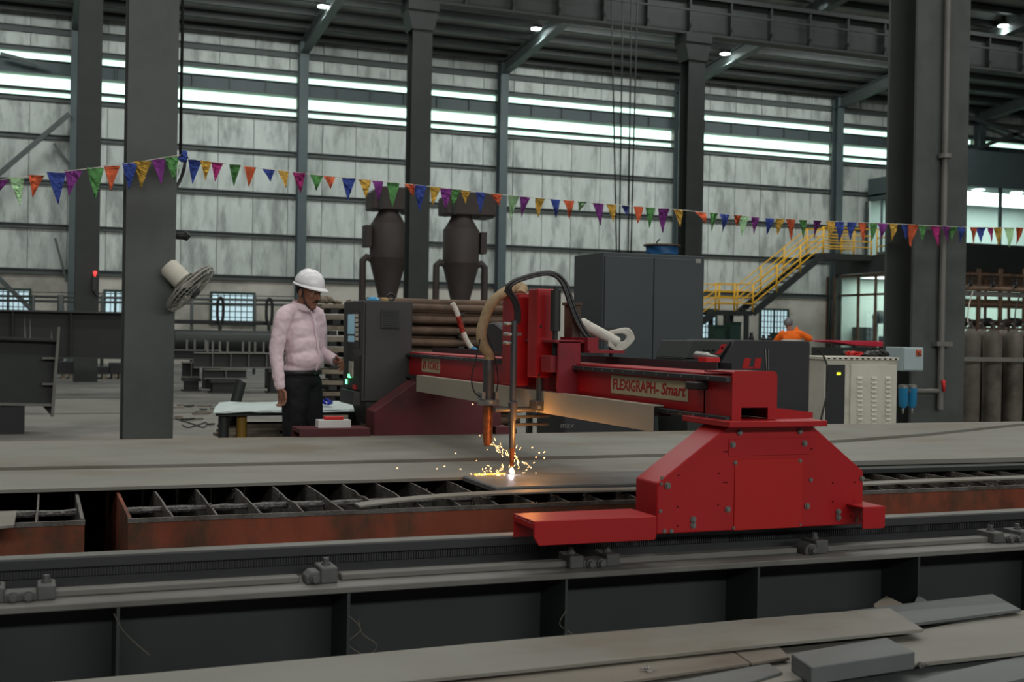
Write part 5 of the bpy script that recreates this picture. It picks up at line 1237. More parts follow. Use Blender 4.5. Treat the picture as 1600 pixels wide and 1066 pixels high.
MB().box(OX, 60, MYf + 0.35, MYf + 0.6, zs, zs + 0.45).build('office_sill', 'dark_steel', mz)
MB().box(OX, 60, MYf + 0.6, WY - 0.6, zt1 + 0.02, zt1 + 0.1).build('office_ceiling', 'office_white', mz)
MB().box(OX, 60, WY - 0.75, WY - 0.7, zs, zt1).build('office_back_wall', 'office_white', mz)
for k in range(5):
    for j in range(3):
        x, y = OX + 2.2 + 2.1*k, MYf + 1.4 + 1.6*j
        MB().lathe([(0.26, 0), (0.26, 0.03)], (x, y, zt1 - 0.02), 16).build('ceiling_lamp', 'office_lamp', mz)
y = MYf + 0.45
for k in range(7):
    x0 = OX + 0.25 + 2.3*k
    MB().box(x0 + 0.05, x0 + 2.2, y, y + 0.02, zs + 0.45, zt1).build('office_pane', 'glass', mz)
    MB().box(x0 + 2.2, x0 + 2.35, y - 0.03, y + 0.05, zs + 0.45, zt1).build('office_mullion', 'blue_grey_steel', mz)
for k in range(5):
    y0 = MYf + 0.6 + 1.12*k
    MB().box(OX + 0.06, OX + 0.08, y0 + 0.04, y0 + 1.08, zs + 0.05, zt2).build('office_pane', 'glass', mz)
    MB().box(OX + 0.03, OX + 0.12, y0 + 1.08, y0 + 1.16, zs + 0.05, zt2).build('office_mullion', 'blue_grey_steel', mz)
MB().box(OX + 1.2, OX + 1.25, MYf + 1.2, MYf + 3.4, zs + 0.2, zt2 - 0.4).build('office_partition', 'office_white', mz)
MB().box(OX + 0.7, OX + 1.1, MYf + 3.8, MYf + 4.5, zs, zs + 1.9).build('office_cupboard', 'cardboard', mz)
area('office_light', (OX + 5, MYf + 3, zt1 - 0.15), (OX + 5, MYf + 3, 0), 9, 4, 520, (0.92, 1.0, 0.98))
# railing along the walkway
rg = thing('walkway_railing', (MX, 43, zs), 'yellow railing along the mezzanine edge right of the stairs', 'railing')
for yy in (MYf + 0.2, MYf + 1.2, MYf + 2.2, 43.0, 44.6, WY - 1.0):
    MB().cyl((MX, yy, zs), (MX, yy, zs + 1.1), 0.035, n=8).build('post', 'yellow_paint', rg)
for h in (0.35, 0.72, 1.1):
    for ya_, yb_ in ((MYf + 0.2, 43.0), (44.6, WY - 1.0)): MB().cyl((MX, ya_, zs + h), (MX, yb_, zs + h), 0.028, n=8).build('rail', 'yellow_paint', rg)
MB().box(MX - 0.02, MX, MYf, 43.0, zs, zs + 0.12).build('toe_board', 'girt_steel', rg)
# glazed room below
zl0, zl1 = zat(1345, 540, 43.5), zat(1345, 428, 43.5)
gl = thing('glazed_partition', (MX, 43, 0), 'dark-framed glazed partition of a lit room under the mezzanine', 'partition', kind='structure')
ps = [1292, 1304, 1341, 1368, 1392, 1416, 1436]
ys = [MX/((at(p, 480, X=MX).x/at(p, 480, X=MX).y)) for p in ps]
for yy in ys: MB().box(MX - 0.05, MX + 0.05, yy - 0.05, yy + 0.05, 0, zl1).build('mullion', 'bar_rust', gl)
ztr = zat(1345, 460, 43.5)
for z in (ztr, zl1 - 0.03, 0.5): MB().box(MX - 0.05, MX + 0.05, MYf, WY - 0.9, z - 0.05, z + 0.05).build('transom', 'bar_rust', gl)
for i in range(len(ys) - 1):
    for z0, z1 in ((0.55, ztr - 0.05), (ztr + 0.05, zl1 - 0.08)):
        MB().box(MX - 0.01, MX + 0.01, ys[i + 1] + 0.05, ys[i] - 0.05, z0, z1).build('pane', 'glass', gl)
MB().box(MX + 0.2, 60, WY - 0.85, WY - 0.8, 0, zs - 0.8).build('room_back_wall', 'office_light_wall', gl)
MB().box(MX + 6.6, MX + 6.65, MYf + 0.4, WY - 0.9, 0, zs - 0.8).build('room_side_wall', 'office_light_wall', gl)
area('room_light', (MX + 3.2, MYf + 3.2, zs - 0.9), (MX + 3.2, MYf + 3.2, 0), 5, 4, 380, (0.92, 1.0, 0.95))
# lower front facade with lit strips, seen right of the near right column
fr = thing('lower_facade', (MX + 8, MYf, 0), 'rust-brown framed facade with lit strip windows under the office, right edge', 'facade', kind='structure')
for z0, z1 in ((0, 1.15), (2.0, 2.25), (2.75, 3.1), (3.62, zs - 0.75)):
    MB().box(MX + 0.3, 60, MYf + 0.02, MYf + 0.12, z0, z1).build('panel_band', 'bar_rust' if z0 else 'dark_steel', fr)
for k in range(12):
    x = MX + 0.6 + 1.25*k; MB().box(x - 0.06, x + 0.06, MYf - 0.04, MYf + 0.02, 0, zs - 0.75).build('mullion', 'bar_rust', fr)
for k in range(11):
    x = MX + 0.6 + 1.25*k
    for z0, z1 in ((1.15, 2.0), (2.25, 2.75), (3.1, 3.62)):
        MB().box(x + 0.06, x + 1.19, MYf + 0.06, MYf + 0.08, z0, z1).build('pane', 'glass', fr)
area('room_light', (MX + 11, MYf + 3.2, zs - 0.9), (MX + 11, MYf + 3.2, 0), 7, 4, 150, (0.92, 1.0, 0.95))
# dim furniture inside the glazed room
for i, (p_, dx_, w, h, m, nm, lab) in enumerate(((1346, 1.2, 0.8, 1.9, 'dark_steel', 'tool_cupboard', 'tall dark cupboard in the glazed room, left of the drilling machine'), (1368, 1.2, 0.8, 2.3, 'bar_rust', 'drilling_machine', 'brown drilling machine in the glazed room'), (1393, 1.3, 0.9, 1.5, 'plasma_dark', 'dark_cabinet', 'dark cabinet in the glazed room near the right column'))):
    x = MX + dx_; y = x*at(p_, 500, Y=40).y/at(p_, 500, Y=40).x
    tt = thing(nm, (x, y, 0), lab, 'cabinet' if i != 1 else 'machine')
    if i != 1:
        MB().box(x - w/2, x + w/2, y - 0.3, y + 0.3, 0, h).build('body', m, tt, bevel=0.02)
        MB().box(x - w/2 + 0.06, x + w/2 - 0.06, y - 0.32, y - 0.3, 0.15, h - 0.1).build('door', m, tt)
    else:
        MB().box(x - 0.4, x + 0.4, y - 0.4, y + 0.4, 0, 0.9).build('base', m, tt)
        MB().cyl((x, y, 0.9), (x, y, h), 0.12).build('pillar', m, tt)
        MB().ball((x + 0.1, y - 0.2, h + 0.05), (0.35, 0.35, 0.3), u=12, v=8).build('head', 'black_steel', tt)
# stairs
SY0, SY1 = 43.2, 44.4
st = thing('yellow_stairs', (at(1200, 480, Y=43.8).x, 43.8, 0), 'steel stairs with yellow railings climbing to the mezzanine', 'stairs')
pA, pB = at(1176, 486, Y=SY0), at(1286, 405, Y=SY0)      # upper flight
zl = pA.z; xA, xB = pA.x, pB.x
xL = at(1118, 484, Y=SY0).x                               # landing from xL to xA
xS = xL - (zl)*(xB - xA)/(pB.z - zl)
for yy in (SY0, SY1):
    MB().beam((xA, yy, zl - 0.1), (xB, yy, zs - 0.1), 0.06, 0.28).build('stringer', 'dark_steel', st)
    MB().beam((xS, yy, 0.0), (xL, yy, zl - 0.1), 0.06, 0.28).build('stringer', 'dark_steel', st)
MB().box(xL, xA, SY0, SY1, zl - 0.2, zl).build('landing', 'dark_steel', st)
MB().box(xB, MX, SY0, SY1, zs - 0.25, zs).build('top_landing', 'dark_steel', st)
n = 13; tread = None
for k in range(n):
    f = (k + 0.5)/n; x = xA + (xB - xA)*f; z = zl + (zs - zl)*f
    if tread is None: tread = MB().box(x - 0.14, x + 0.14, SY0 + 0.03, SY1 - 0.03, z - 0.03, z).build('tread', 'girt_steel', st); tx, tz = x, z
    else: copy_part(tread, st, (x - tx, 0, z - tz))
    f2 = (k + 0.5)/n; copy_part(tread, st, (xS + (xL - xS)*f2 - tx, 0, zl*f2 - tz))
for (x, y) in ((xL + 0.5, SY0), (xA - 0.3, SY0), (xL + 0.5, SY1), (xA - 0.3, SY1)):
    MB().box(x - 0.08, x + 0.08, y - 0.08, y + 0.08, 0, zl - 0.2).build('support_post', 'dark_steel', st)
for yy in (SY0, SY1):
    for h in (0.3, 0.55, 0.8, 1.1):
        MB().tube([(xS, yy, h), (xL, yy, zl + h), (xA, yy, zl + h), (xB, yy, zs + h), (MX - 0.1, yy, zs + h)], 0.026, 6, smooth=False).build('rail', 'yellow_paint', st)
    for (x, z) in ((xL, zl), ((xL + xA)/2, zl), (xA, zl), (xA + (xB - xA)/3, zl + (zs - zl)/3), (xA + 2*(xB - xA)/3, zl + 2*(zs - zl)/3), (xB, zs), (MX - 0.15, zs), ((xS + xL)/2, zl/2), (xL - 0.8, zl - 0.8*(zs - zl)/(xB - xA))):
        MB().cyl((x, yy, z - 0.05), (x, yy, z + 1.1), 0.04, n=8).build('post', 'yellow_paint', st)
# green bins under the stairs and a heap by the window
for i, (p_, y0, lab) in enumerate(((1119, 508, 'dark green bin under the stair landing, left'), (1144, 503, 'dark green bin under the stair landing, right'), (1216, 520, 'dark green bin below the barred window behind the orange worker'))):
    Yb_ = 42.2; x = xat(p_, Yb_)
    tt = thing('green_bin', (x, Yb_, 0), lab, 'bin')
    MB().prism([(x - 0.22, 0.0), (x + 0.22, 0.0), (x + 0.25, zat(p_, y0 + 2, Yb_)), (x - 0.25, zat(p_, y0 + 2, Yb_))], 'y', Yb_ - 0.25, Yb_ + 0.25).build('body', 'green_frame', tt)
    MB().box(x - 0.26, x + 0.26, Yb_ - 0.28, Yb_ + 0.28, zat(p_, y0 + 2, Yb_), zat(p_, y0, Yb_)).build('lid', 'green_frame', tt)
# ------------------------------------------------------------------ foil bunting strung past the near columns
FLY = 10.42
line = [(-40, 284), (0, 281), (50, 275), (100, 268), (150, 262), (210, 254), (285, 242), (300, 249), (340, 254), (400, 262), (500, 274), (640, 288), (800, 306), (950, 319), (1060, 328), (1200, 341), (1300, 346), (1400, 350), (1500, 355), (1600, 356), (1680, 352)]
def ly(px):
    for (a, b), (c, d) in zip(line, line[1:]):
        if a <= px <= c: return b + (d - b)*(px - a)/(c - a)
bt = thing('foil_bunting', at(800, 306, Y=FLY), 'string of coloured foil pennants strung across the hall between the near columns', 'bunting')
MB().tube([at(x, y, Y=FLY) for x, y in line], 0.003, 5).build('string', 'white_braid', bt)
FL = 'p0 s26 o57 b88 p115 g149 o175 b203 y222 p248 g268 b305 y322 m340 g367 o391 b420 y443 m467 g495 o515 b545 y570 p590 g615 o640 b656 y680 p697 g712 y727 b751 o775 s802 p820 y844 b867 o888 s909 p935 y956 b978 o998 g1016 p1037 y1060 o1096 g1115 b1132 o1152 s1163 p1180 b1202 y1218 o1235 g1255 p1276 y1298 b1311 b1331 o1348 g1365 p1378 y1396 b1415 o1425 g1443 m1463 p1478 g1490 b1501 o1522 b1534 m1549 y1560 s1578 o1592 p1615 g1640'
CM = dict(p='purple', s='silver_green', o='orange', b='blue', y='gold', g='green', m='magenta')
NAMEC = dict(p='purple', s='pale green', o='orange', b='blue', y='gold', g='green', m='magenta')
r = random.Random(77)
for tok in FL.split():
    c, px = tok[0], float(tok[1:])
    p = at(px, ly(px), Y=FLY - 0.004)
    k = (0.128 if px < 300 else 0.108)*r.uniform(0.86, 1.12); L = k*r.uniform(1.5, 2.05); sk = r.uniform(-0.25, 0.25)*k; tw = r.uniform(-0.5, 0.5)
    if r.random() < 0.12: L *= 0.6; sk *= 2.0
    mb = MB(); rows = 7; vs = []; fs = []; nc5 = 5
    cv = r.uniform(-0.02, 0.02); ph = r.uniform(0, 6)
    for i in range(rows + 1):
        t = i/rows; w = k*(1 - t)*0.5 + 0.002
        for j in range(nc5):
            s = -1 + 2*j/(nc5 - 1)
            a = tw*(0.4 + t); off = cv*math.sin(t*3 + ph) + r.gauss(0, 0.0045)*(1 - 0.6*t)
            vs.append((p.x + s*w*math.cos(a) + sk*t, p.y + s*w*math.sin(a)*0.8 + off, p.z - L*t + (0.004*math.sin(ph + s*4) if i else 0)))
    nn = len(vs); vs += [(x, y + 0.0012, z) for x, y, z in vs]
    for i in range(rows):
        for j in range(nc5 - 1):
            a = i*nc5 + j; fs += [(a, a + 1, a + nc5 + 1, a + nc5), (nn + a, nn + a + nc5, nn + a + nc5 + 1, nn + a + 1)]
    for i in range(rows):
        a = i*nc5; fs.append((a, a + nc5, nn + a + nc5, nn + a)); a += nc5 - 1; fs.append((a, nn + a, nn + a + nc5, a + nc5))
    for j in range(nc5 - 1): fs.append((j, nn + j, nn + j + 1, j + 1)); a = rows*nc5 + j; fs.append((a, a + 1, nn + a + 1, nn + a))
    o = mb._faces(vs, fs).build('pennant', 'foil_' + CM[c], bt, label=NAMEC[c] + ' foil pennant')
mb = MB(); q = at(286, 245, Y=FLY)
for j in range(6): mb.ball(q + Vector((r.uniform(-.02, .02), r.uniform(-.01, .01), r.uniform(-.03, .03))), (0.018, 0.012, 0.03), Matrix.Rotation(r.uniform(-1, 1), 3, 'Y'), 7, 5)
mb.build('knot', 'foil_blue', bt, label='bunched blue foil knot at the column')
MB().tube([at(281, 258, Y=FLY), at(278, 276, Y=FLY)], [0.006, 0.003], 6).build('loose_end', 'foil_silver_green', bt)

# ------------------------------------------------------------------ people
def chain(mb, pts, rs, n=12):
    """tapered limb through pts with rounded joints"""
    mb.tube(spline(pts, 4), [rs[min(int(i/4), len(rs) - 2)] + (rs[min(int(i/4) + 1, len(rs) - 1)] - rs[min(int(i/4), len(rs) - 2)])*((i % 4)/4) if i < 4*(len(pts) - 1) else rs[-1] for i in range(4*(len(pts) - 1) + 1)], n)
    mb.ball(pts[0], rs[0]); mb.ball(pts[-1], rs[-1])
    return mb
def skinify(o, voxel, smooth=4, disp=0.0, dscale=0.12):
    m = o.modifiers.new('remesh', 'REMESH'); m.mode = 'VOXEL'; m.voxel_size = voxel; m.use_smooth_shade = True
    if smooth:
        m = o.modifiers.new('smooth', 'SMOOTH'); m.iterations = smooth; m.factor = 0.5
    if disp:
        tx = bpy.data.textures.new('folds', 'CLOUDS'); tx.noise_scale = dscale; tx.noise_depth = 2
        m = o.modifiers.new('folds', 'DISPLACE'); m.texture = tx; m.strength = disp; m.mid_level = 0.5; m.texture_coords = 'LOCAL'
    bpy.context.view_layer.update()
    dg = bpy.context.evaluated_depsgraph_get()
    me = bpy.data.meshes.new_from_object(o.evaluated_get(dg)); old = o.data
    me.materials.clear(); me.materials.append(old.materials[0])
    o.modifiers.clear(); o.data = me
    for p in me.polygons: p.use_smooth = True
    return o
def hand(mb, wrist, xd, yd, curl=0.35, spread=0.06, s=1.0):
    """xd along the fingers, yd across the palm towards the thumb; palm faces xd x yd"""
    xd = Vector(xd).normalized(); yd = (Vector(yd) - xd*Vector(yd).dot(xd)).normalized(); zd = xd.cross(yd)
    R = Matrix((xd, yd, zd)).transposed(); w = Vector(wrist)
    mb.ball(w + R @ Vector((0.045, 0, 0))*s, (0.052*s, 0.041*s, 0.016*s), R)
    mb.ball(w + R @ Vector((0.070, 0.0, 0))*s, (0.025*s, 0.042*s, 0.014*s), R)
    for y0, L, c in ((0.033, 0.070, 1.0), (0.011, 0.080, 1.1), (-0.012, 0.074, 1.2), (-0.034, 0.058, 1.3)):
        a = y0/0.034*spread; p = Vector((0.075, y0, 0)); pts = [w + R @ (p - Vector((0.02, 0, 0)))*s, w + R @ p*s]; ang = 0.12
        for seg in (0.45, 0.32, 0.23):
            ang += curl*c; p = p + Vector((math.cos(ang)*math.cos(a), math.sin(a), math.sin(ang)))*L*seg; pts.append(w + R @ p*s)
        for i in range(len(pts) - 1): mb.tube([pts[i], pts[i + 1]], [(0.0090 - 0.0006*i)*s, (0.0086 - 0.0007*i)*s], 10); mb.ball(pts[i + 1], (0.0086 - 0.0006*i)*s, u=8, v=6)
    p = Vector((0.018, 0.030, 0.004)); pts = [w + R @ p*s]
    for d, l in (((0.55, 0.75, 0.35), 0.036), ((0.85, 0.35, 0.4), 0.030), ((0.95, 0.05, 0.3), 0.024)):
        p = p + Vector(d).normalized()*l; pts.append(w + R @ p*s)
    for i in range(3): mb.tube([pts[i], pts[i + 1]], [(0.0125 - 0.0015*i)*s, (0.0115 - 0.0015*i)*s], 10); mb.ball(pts[i + 1], (0.0112 - 0.0013*i)*s, u=8, v=6)

def make_man():
    B = at(471, 560, Y=8.96); B.z = 0
    F = Vector((0.66, -0.75, 0)).normalized(); Lf = Vector((-F.y, F.x, 0)); U = Vector((0, 0, 1))
    Rb = Matrix((F, Lf, U)).transposed()
    P = lambda f, l, z: B + F*f + Lf*l + U*z
    # head frame: turned a little more to the panel and bowed
    Fh = Vector((0.60, -0.78, -0.24)).normalized(); Lh = U.cross(Fh).normalized(); Uh = Fh.cross(Lh)
    Rh = Matrix((Fh, Lh, Uh)).transposed(); HC = P(0.055, 0.0, 1.60)
    H = lambda f, l, z: HC + Rh @ Vector((f, l, z))
    mb = MB()
    mb.ball(H(0, 0, 0.03), (0.096, 0.076, 0.10), Rh, 18, 12)
    mb.ball(H(0.035, 0, -0.045), (0.060, 0.062, 0.075), Rh, 14, 10)
    mb.ball(H(0.068, 0, -0.098), (0.026, 0.032, 0.022), Rh)
    for s in (-1, 1):
        mb.ball(H(0.055, 0.036*s, -0.02), (0.034, 0.026, 0.032), Rh)
        mb.ball(H(-0.006, 0.080*s, -0.012), (0.020, 0.010, 0.033), Rh)
        mb.ball(H(0.078, 0.030*s, 0.036), (0.014, 0.024, 0.008), Rh)
        mb.ball(H(0.098, 0.013*s, -0.034), (0.010, 0.009, 0.008), Rh, 8, 6)
    mb.tube([H(0.086, 0, 0.022), H(0.101, 0, -0.008), H(0.110, 0, -0.030)], [0.008, 0.010, 0.0125], 8); mb.ball(H(0.108, 0, -0.030), 0.0125, u=8, v=6)
    mb.ball(H(0.088, 0, -0.066), (0.012, 0.026, 0.007), Rh, 10, 6); mb.ball(H(0.085, 0, -0.078), (0.012, 0.022, 0.008), Rh, 10, 6)
    chain(mb, [P(-0.02, 0, 1.40), P(0.0, 0, 1.47), P(0.03, 0, 1.54)], [0.066, 0.060, 0.058])
    # trunk and limbs under the clothes
    for f, l, z, a, b, c in ((0.0, 0, 0.96, 0.09, 0.12, 0.10), (0.015, 0, 1.10, 0.095, 0.12, 0.13), (0.0, 0, 1.27, 0.085, 0.13, 0.16), (-0.015, 0, 1.38, 0.062, 0.13, 0.055)):
        mb.ball(P(f, l, z), (a, b, c), Rb, 16, 10)
    RS, RE, RW = P(-0.03, -0.178, 1.41), P(-0.05, -0.232, 1.13), P(0.0, -0.245, 0.885)
    LS, LE, LW = P(0.0, 0.18, 1.41), P(-0.02, 0.255, 1.14), P(0.205, 0.165, 1.085)
    chain(mb, [RS, RE, RW], [0.040, 0.034, 0.026]); chain(mb, [LS, LE], [0.040, 0.034]); chain(mb, [LE, LW], [0.034, 0.026])
    for s in (-1, 1):
        hp, kn, an = P(0.0, 0.09*s, 0.92), P(0.03 if s > 0 else 0.015, 0.10*s, 0.49), P(-0.01, 0.11*s, 0.09)
        chain(mb, [hp, kn, an], [0.070, 0.052, 0.040]); chain(mb, [P(-0.04, 0.11*s, 0.05), P(0.13, 0.125*s, 0.035)], [0.034, 0.030])
    hand(mb, RW, P(0.05, -0.24, 0.72) - RW, F*0.9 - Lf*0.1, 0.34, 0.05)
    hand(mb, LW, P(0.345, 0.105, 1.055) - LW, U*0.75 - Lf*0.3, 0.42, 0.08)
    man = mb.build('person', 'skin', origin=(B.x, B.y, 0))
    skinify(man, 0.0042, 3)
    tag(man, 'man in a white helmet and pale pink shirt reaching to the control panel', 'person')
    # shirt
    mb = MB()
    for f, l, z, a, b, c in ((0.0, 0, 1.02, 0.122, 0.158, 0.065), (0.028, 0, 1.10, 0.135, 0.155, 0.11), (0.012, 0, 1.20, 0.128, 0.158, 0.13), (0.0, 0, 1.29, 0.118, 0.165, 0.15), (-0.012, 0, 1.40, 0.092, 0.165, 0.075)):
        mb.ball(P(f, l, z), (a, b, c), Rb, 20, 12)
    chain(mb, [P(-0.02, -0.10, 1.455), RS, P(-0.045, -0.212, 1.27), RE, RW + (RE - RW)*0.10], [0.055, 0.066, 0.058, 0.052, 0.041])
    chain(mb, [P(-0.02, 0.10, 1.455), LS, LE], [0.055, 0.070, 0.056]); chain(mb, [LE, LE.lerp(LW, 0.5), LW + (LE - LW)*0.16], [0.056, 0.050, 0.043])
    chain(mb, [P(-0.015, 0, 1.42), P(-0.005, 0, 1.475)], [0.085, 0.070])
    sh = mb.build('shirt', 'shirt_pink', man, origin=P(0, 0, 1.25)); skinify(sh, 0.009, 4, 0.016, 0.06)
    # collar, placket, pocketless front
    n = 18; col = []
    mbc = MB(); vs = []; fs = []
    for i in range(n + 1):
        a = 0.25 + (2*PI - 0.5)*i/n
        for k, (rr_, dz) in enumerate(((0.083, -0.005), (0.072, 0.050), (0.098, 0.004))):
            tilt = 0.022*(-math.cos(a)); vs.append(P(0.004 + rr_*math.cos(a)*1.02, rr_*math.sin(a)*1.02, 1.478 + dz + tilt - 0.01))
    for i in range(n):
        a = 3*i; fs += [(a, a + 3, a + 4, a + 1), (a + 1, a + 4, a + 5, a + 2)]
    co = mbc._faces(vs, fs, True).build('collar', 'shirt_pink', sh); md = co.modifiers.new('thickness', 'SOLIDIFY'); md.thickness = 0.004
    pts = spline([P(0.078, 0, 1.455), P(0.100, 0.0, 1.41), P(0.124, 0, 1.31), P(0.144, 0, 1.22), P(0.163, 0, 1.11), P(0.136, 0, 1.02)], 5)
    MB().tube(pts, 0.007, 6).build('placket', 'shirt_pink', sh)
    for k in (3, 8, 13, 18, 22): MB().ball(pts[k] + F*0.007, 0.005, u=6, v=4).build('button', 'white_paint', sh)
    # trousers
    mb = MB(); mb.ball(P(0.005, 0, 0.945), (0.128, 0.165, 0.085), Rb, 18, 10)
    for s in (-1, 1):
        chain(mb, [P(0.005, 0.082*s, 0.90), P(0.035 if s > 0 else 0.015, 0.098*s, 0.50), P(-0.01, 0.11*s, 0.10)], [0.108, 0.082, 0.064])
    tr = mb.build('trousers', 'trousers_black', man, origin=P(0, 0, 0.6)); skinify(tr, 0.010, 4, 0.014, 0.07)
    bpts = [P(0.005 + 0.133*math.cos(a), 0.172*math.sin(a), 1.0 + 0.004*math.cos(a)) for a in [2*PI*k/28 for k in range(29)]]
    mb = MB(); vs = []; fs = []
    for p in bpts: vs += [p - U*0.018, p + U*0.018]
    for i in range(28): fs.append((2*i, 2*i + 2, 2*i + 3, 2*i + 1))
    be = mb._faces(vs, fs, True).build('belt', 'black_rubber', tr); md = be.modifiers.new('thickness', 'SOLIDIFY'); md.thickness = 0.006
    for s in (-1, 1):
        mb = MB(); chain(mb, [P(-0.05, 0.11*s, 0.045), P(0.05, 0.118*s, 0.045), P(0.15, 0.128*s, 0.035)], [0.045, 0.046, 0.035])
        q = mb.build('shoe', 'black_rubber', man)
    # hard hat
    mb = MB(); n = 28; rows = 8; vs = []; fs = []
    for i in range(rows + 1):
        e = (PI/2)*i/rows
        for k in range(n):
            a = 2*PI*k/n; rd = math.cos(e)**0.82
            ridge = 0.006 if (abs(math.sin(a)) < 0.24 and i > 1) else 0.0
            vs.append(H(-0.006 + 0.122*rd*math.cos(a), 0.102*rd*math.sin(a), 0.052 + 0.112*math.sin(e) + ridge))
    for i in range(rows):
        for k in range(n): fs.append((i*n + k, i*n + (k + 1) % n, (i + 1)*n + (k + 1) % n, (i + 1)*n + k))
    hat = mb._faces(vs, fs, True).build('hard_hat', 'helmet_white', man, label='glossy white hard hat'); md = hat.modifiers.new('thickness', 'SOLIDIFY'); md.thickness = 0.004
    mb = MB(); vs = []; fs = []
    for k in range(n):
        a = 2*PI*k/n; ext = 0.010 + 0.034*max(0, math.cos(a))**2
        for (q, dz) in ((0.0, 0.0), (ext, -0.010 - 0.006*max(0, math.cos(a))), (ext, -0.016 - 0.006*max(0, math.cos(a))), (0.0, -0.012)):
            vs.append(H(-0.006 + (0.120 + q)*math.cos(a), (0.100 + q)*math.sin(a), 0.055 + dz))
    for k in range(n):
        for j in range(4): a0 = 4*k; b0 = 4*((k + 1) % n); fs.append((a0 + j, b0 + j, b0 + (j + 1) % 4, a0 + (j + 1) % 4))
    mb._faces(vs, fs, True).build('brim', 'helmet_white', hat)
    for s in (-1, 1):
        MB().tube(spline([H(0.012, 0.092*s, 0.050), H(0.020, 0.080*s, -0.02), H(0.040, 0.060*s, -0.075), H(0.062, 0.02*s, -0.122)], 5), 0.005, 6).build('chin_strap', 'black_rubber', hat)
    hb = MB(); hb.ball(H(-0.014, 0, 0.018), (0.090, 0.0775, 0.085), Rh, 16, 10); hb.build('hair', 'hair_black', man)
    ms = MB(); ms.tube([H(0.092, -0.030, -0.060), H(0.101, -0.014, -0.052), H(0.104, 0, -0.050), H(0.101, 0.014, -0.052), H(0.092, 0.030, -0.060)], [0.004, 0.0065, 0.007, 0.0065, 0.004], 8); ms.build('moustache', 'hair_black', man)
    for s in (-1, 1):
        e = MB().ball(H(0.076, 0.031*s, 0.014), 0.0125, u=10, v=8).build('eye', 'eye_white', man)
        MB().ball(H(0.0855, 0.031*s, 0.010), 0.0055, u=8, v=6).build('iris', 'hair_black', e)
        MB().tube([H(0.084, 0.016*s, 0.036), H(0.088, 0.032*s, 0.041), H(0.078, 0.050*s, 0.036)], [0.003, 0.004, 0.002], 6).build('eyebrow', 'hair_black', man)
    d = (LW - LE).normalized(); wp = LW - d*0.012
    MB().tube([wp - d*0.010, wp + d*0.010], 0.0335, 16).build('watch', 'bare_steel', man, label='steel wristwatch')
    return man
make_man()

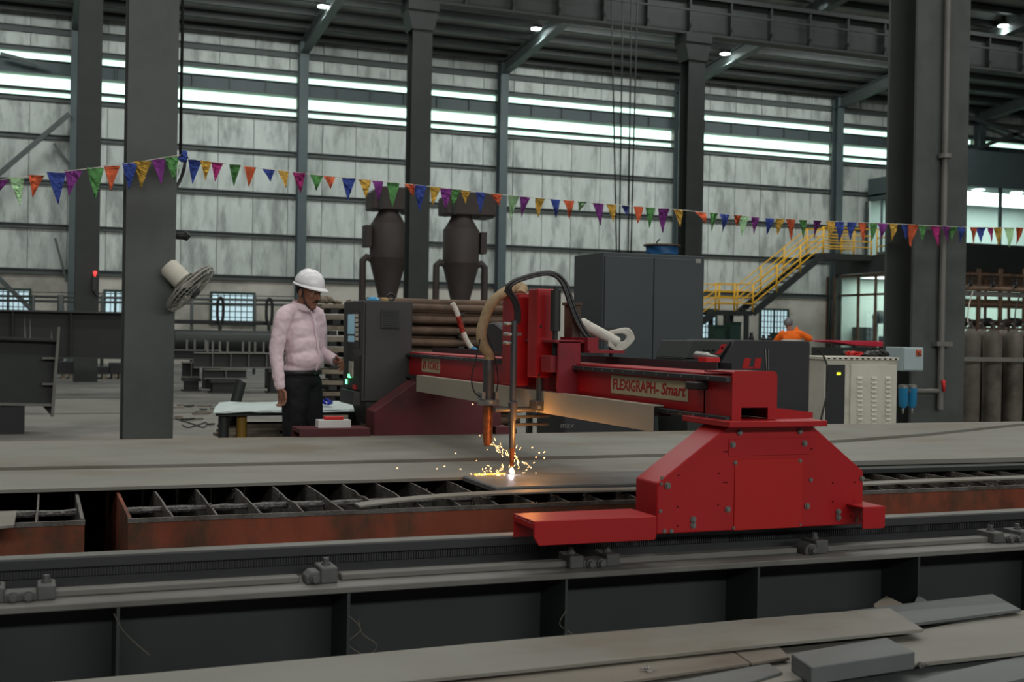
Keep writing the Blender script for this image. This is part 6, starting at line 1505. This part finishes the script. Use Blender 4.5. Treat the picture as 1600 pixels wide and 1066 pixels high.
def make_worker():
    """second worker, seen from behind, bending over a bench"""
    Yw = 22.0; B = at(1237, 520, Y=Yw); B.z = 0
    F = Vector((0.45, 0.89, 0)).normalized(); Lf = Vector((-F.y, F.x, 0)); U = Vector((0, 0, 1)); Rb = Matrix((F, Lf, U)).transposed()
    P = lambda f, l, z: B + F*f + Lf*l + U*z
    mb = MB()
    hc = P(0.16, 0.05, 1.64); mb.ball(hc, (0.10, 0.08, 0.115), Rb, 14, 10); mb.ball(hc + F*0.06 - U*0.06, (0.05, 0.05, 0.06), Rb)
    for s in (-1, 1): mb.ball(hc + Lf*0.08*s - U*0.01, (0.02, 0.012, 0.03), Rb, 8, 6)
    mb.ball(hc + F*0.105 - U*0.02, (0.02, 0.014, 0.02), Rb, 8, 6)
    chain(mb, [P(0.06, 0, 1.42), P(0.12, 0.03, 1.55)], [0.065, 0.058])
    for f, z, a, b, c in ((0, 0.98, 0.11, 0.16, 0.12), (0.02, 1.15, 0.11, 0.16, 0.15), (0.05, 1.33, 0.11, 0.18, 0.14)): mb.ball(P(f, 0, z), (a, b, c), Rb)
    RW, LW = P(0.30, -0.34, 1.30), P(0.46, 0.10, 1.25)
    chain(mb, [P(0.06, -0.19, 1.40), P(0.10, -0.40, 1.33), RW], [0.05, 0.042, 0.03]); chain(mb, [P(0.06, 0.19, 1.40), P(0.20, 0.30, 1.25), LW], [0.05, 0.042, 0.03])
    hand(mb, RW, F*0.7 - Lf*0.2 - U*0.2, U, 0.4, 0.08, 1.05); hand(mb, LW, F*0.9 - Lf*0.2, U, 0.4, 0.08, 1.05)
    for s in (-1, 1):
        chain(mb, [P(0, 0.09*s, 0.92), P(0.02, 0.10*s, 0.49), P(-0.02, 0.11*s, 0.09)], [0.085, 0.06, 0.04]); chain(mb, [P(-0.05, 0.11*s, 0.05), P(0.12, 0.12*s, 0.035)], [0.034, 0.03])
    w = mb.build('person', 'skin', origin=(B.x, B.y, 0)); skinify(w, 0.007, 3)
    tag(w, 'worker in an orange jacket and grey cap bending with his back to us', 'person')
    mb = MB()
    for f, z, a, b, c in ((0, 1.0, 0.13, 0.175, 0.1), (0.02, 1.15, 0.13, 0.18, 0.15), (0.05, 1.32, 0.13, 0.20, 0.15), (0.06, 1.42, 0.10, 0.19, 0.07)): mb.ball(P(f, 0, z), (a, b, c), Rb)
    chain(mb, [P(0.06, -0.19, 1.42), P(0.10, -0.40, 1.33), RW - (RW - P(0.10, -0.40, 1.33))*0.2], [0.075, 0.065, 0.05]); chain(mb, [P(0.06, 0.19, 1.42), P(0.20, 0.30, 1.25), LW - (LW - P(0.20, 0.30, 1.25))*0.2], [0.075, 0.065, 0.05])
    chain(mb, [P(0.10, -0.10, 1.44), P(0.13, -0.12, 1.53)], [0.08, 0.05])
    j = mb.build('jacket', 'orange_cloth', w, origin=P(0, 0, 1.2)); skinify(j, 0.014, 3, 0.03, 0.1)
    mb = MB(); vs = []; fs = []
    for k in range(25):
        a = 2*PI*k/24; p = P(0.045 + 0.142*math.cos(a), 0.205*math.sin(a), 1.27); vs += [p - U*0.03, p + U*0.03]
    for k in range(24): fs.append((2*k, 2*k + 2, 2*k + 3, 2*k + 1))
    q = mb._faces(vs, fs, True).build('reflective_band', 'reflective_tape', j); md = q.modifiers.new('thickness', 'SOLIDIFY'); md.thickness = 0.006
    mb = MB()
    for s in (-1, 1): chain(mb, [P(0, 0.085*s, 0.92), P(0.02, 0.10*s, 0.50), P(-0.02, 0.11*s, 0.10)], [0.115, 0.085, 0.065])
    tr = mb.build('trousers', 'orange_cloth', w); skinify(tr, 0.014, 3)
    mb = MB(); mb.ball(hc + U*0.025 - F*0.005, (0.115, 0.098, 0.105), Rb, 16, 10); mb.ball(hc + F*0.10 + U*0.05, (0.06, 0.07, 0.012), Rb, 10, 6)
    mb.build('cap', 'grey_cap', w, label='mottled grey cap')
    for s in (-1, 1):
        mb = MB(); chain(mb, [P(-0.06, 0.11*s, 0.045), P(0.14, 0.125*s, 0.038)], [0.045, 0.036]); mb.build('shoe', 'black_rubber', w)
make_worker()
# ------------------------------------------------------------------ stock shelf behind the gas cylinders
HY2 = 27.0
t = thing('stock_shelf', (xat(1560, HY2), HY2, 0), 'dark rust-brown stock shelf with bundles behind the gas cylinders', 'shelf')
a0, a1 = xat(1496, HY2), xat(1680, HY2)
for y in (428, 446, 474, 512):
    z = zat(1560, y, HY2); MB().box(a0, a1, HY2, HY2 + 0.7, z - 0.06, z).build('board', 'bar_rust', t)
for p_ in (1500, 1528, 1562, 1600, 1640, 1676):
    x = xat(p_, HY2); MB().box(x - 0.05, x + 0.05, HY2 - 0.03, HY2 + 0.05, 0, zat(p_, 420, HY2)).build('upright', 'bar_rust', t)
rr = random.Random(17)
for i in range(9):
    p_ = 1508 + 19*i; q = at(p_, 512, Y=HY2 + 0.3); mb = MB()
    for j in range(5): mb.ball((q.x + rr.uniform(-.12, .12), HY2 + 0.3 + rr.uniform(-.1, .1), q.z + 0.10 + rr.uniform(0, .10)), (0.16, 0.15, 0.09), Matrix.Rotation(rr.uniform(-.5, .5), 3, 'Y'), 8, 6)
    mb.build('bundle', ('cyclone_brown', 'dark_steel', 'black_steel')[i % 3], t)
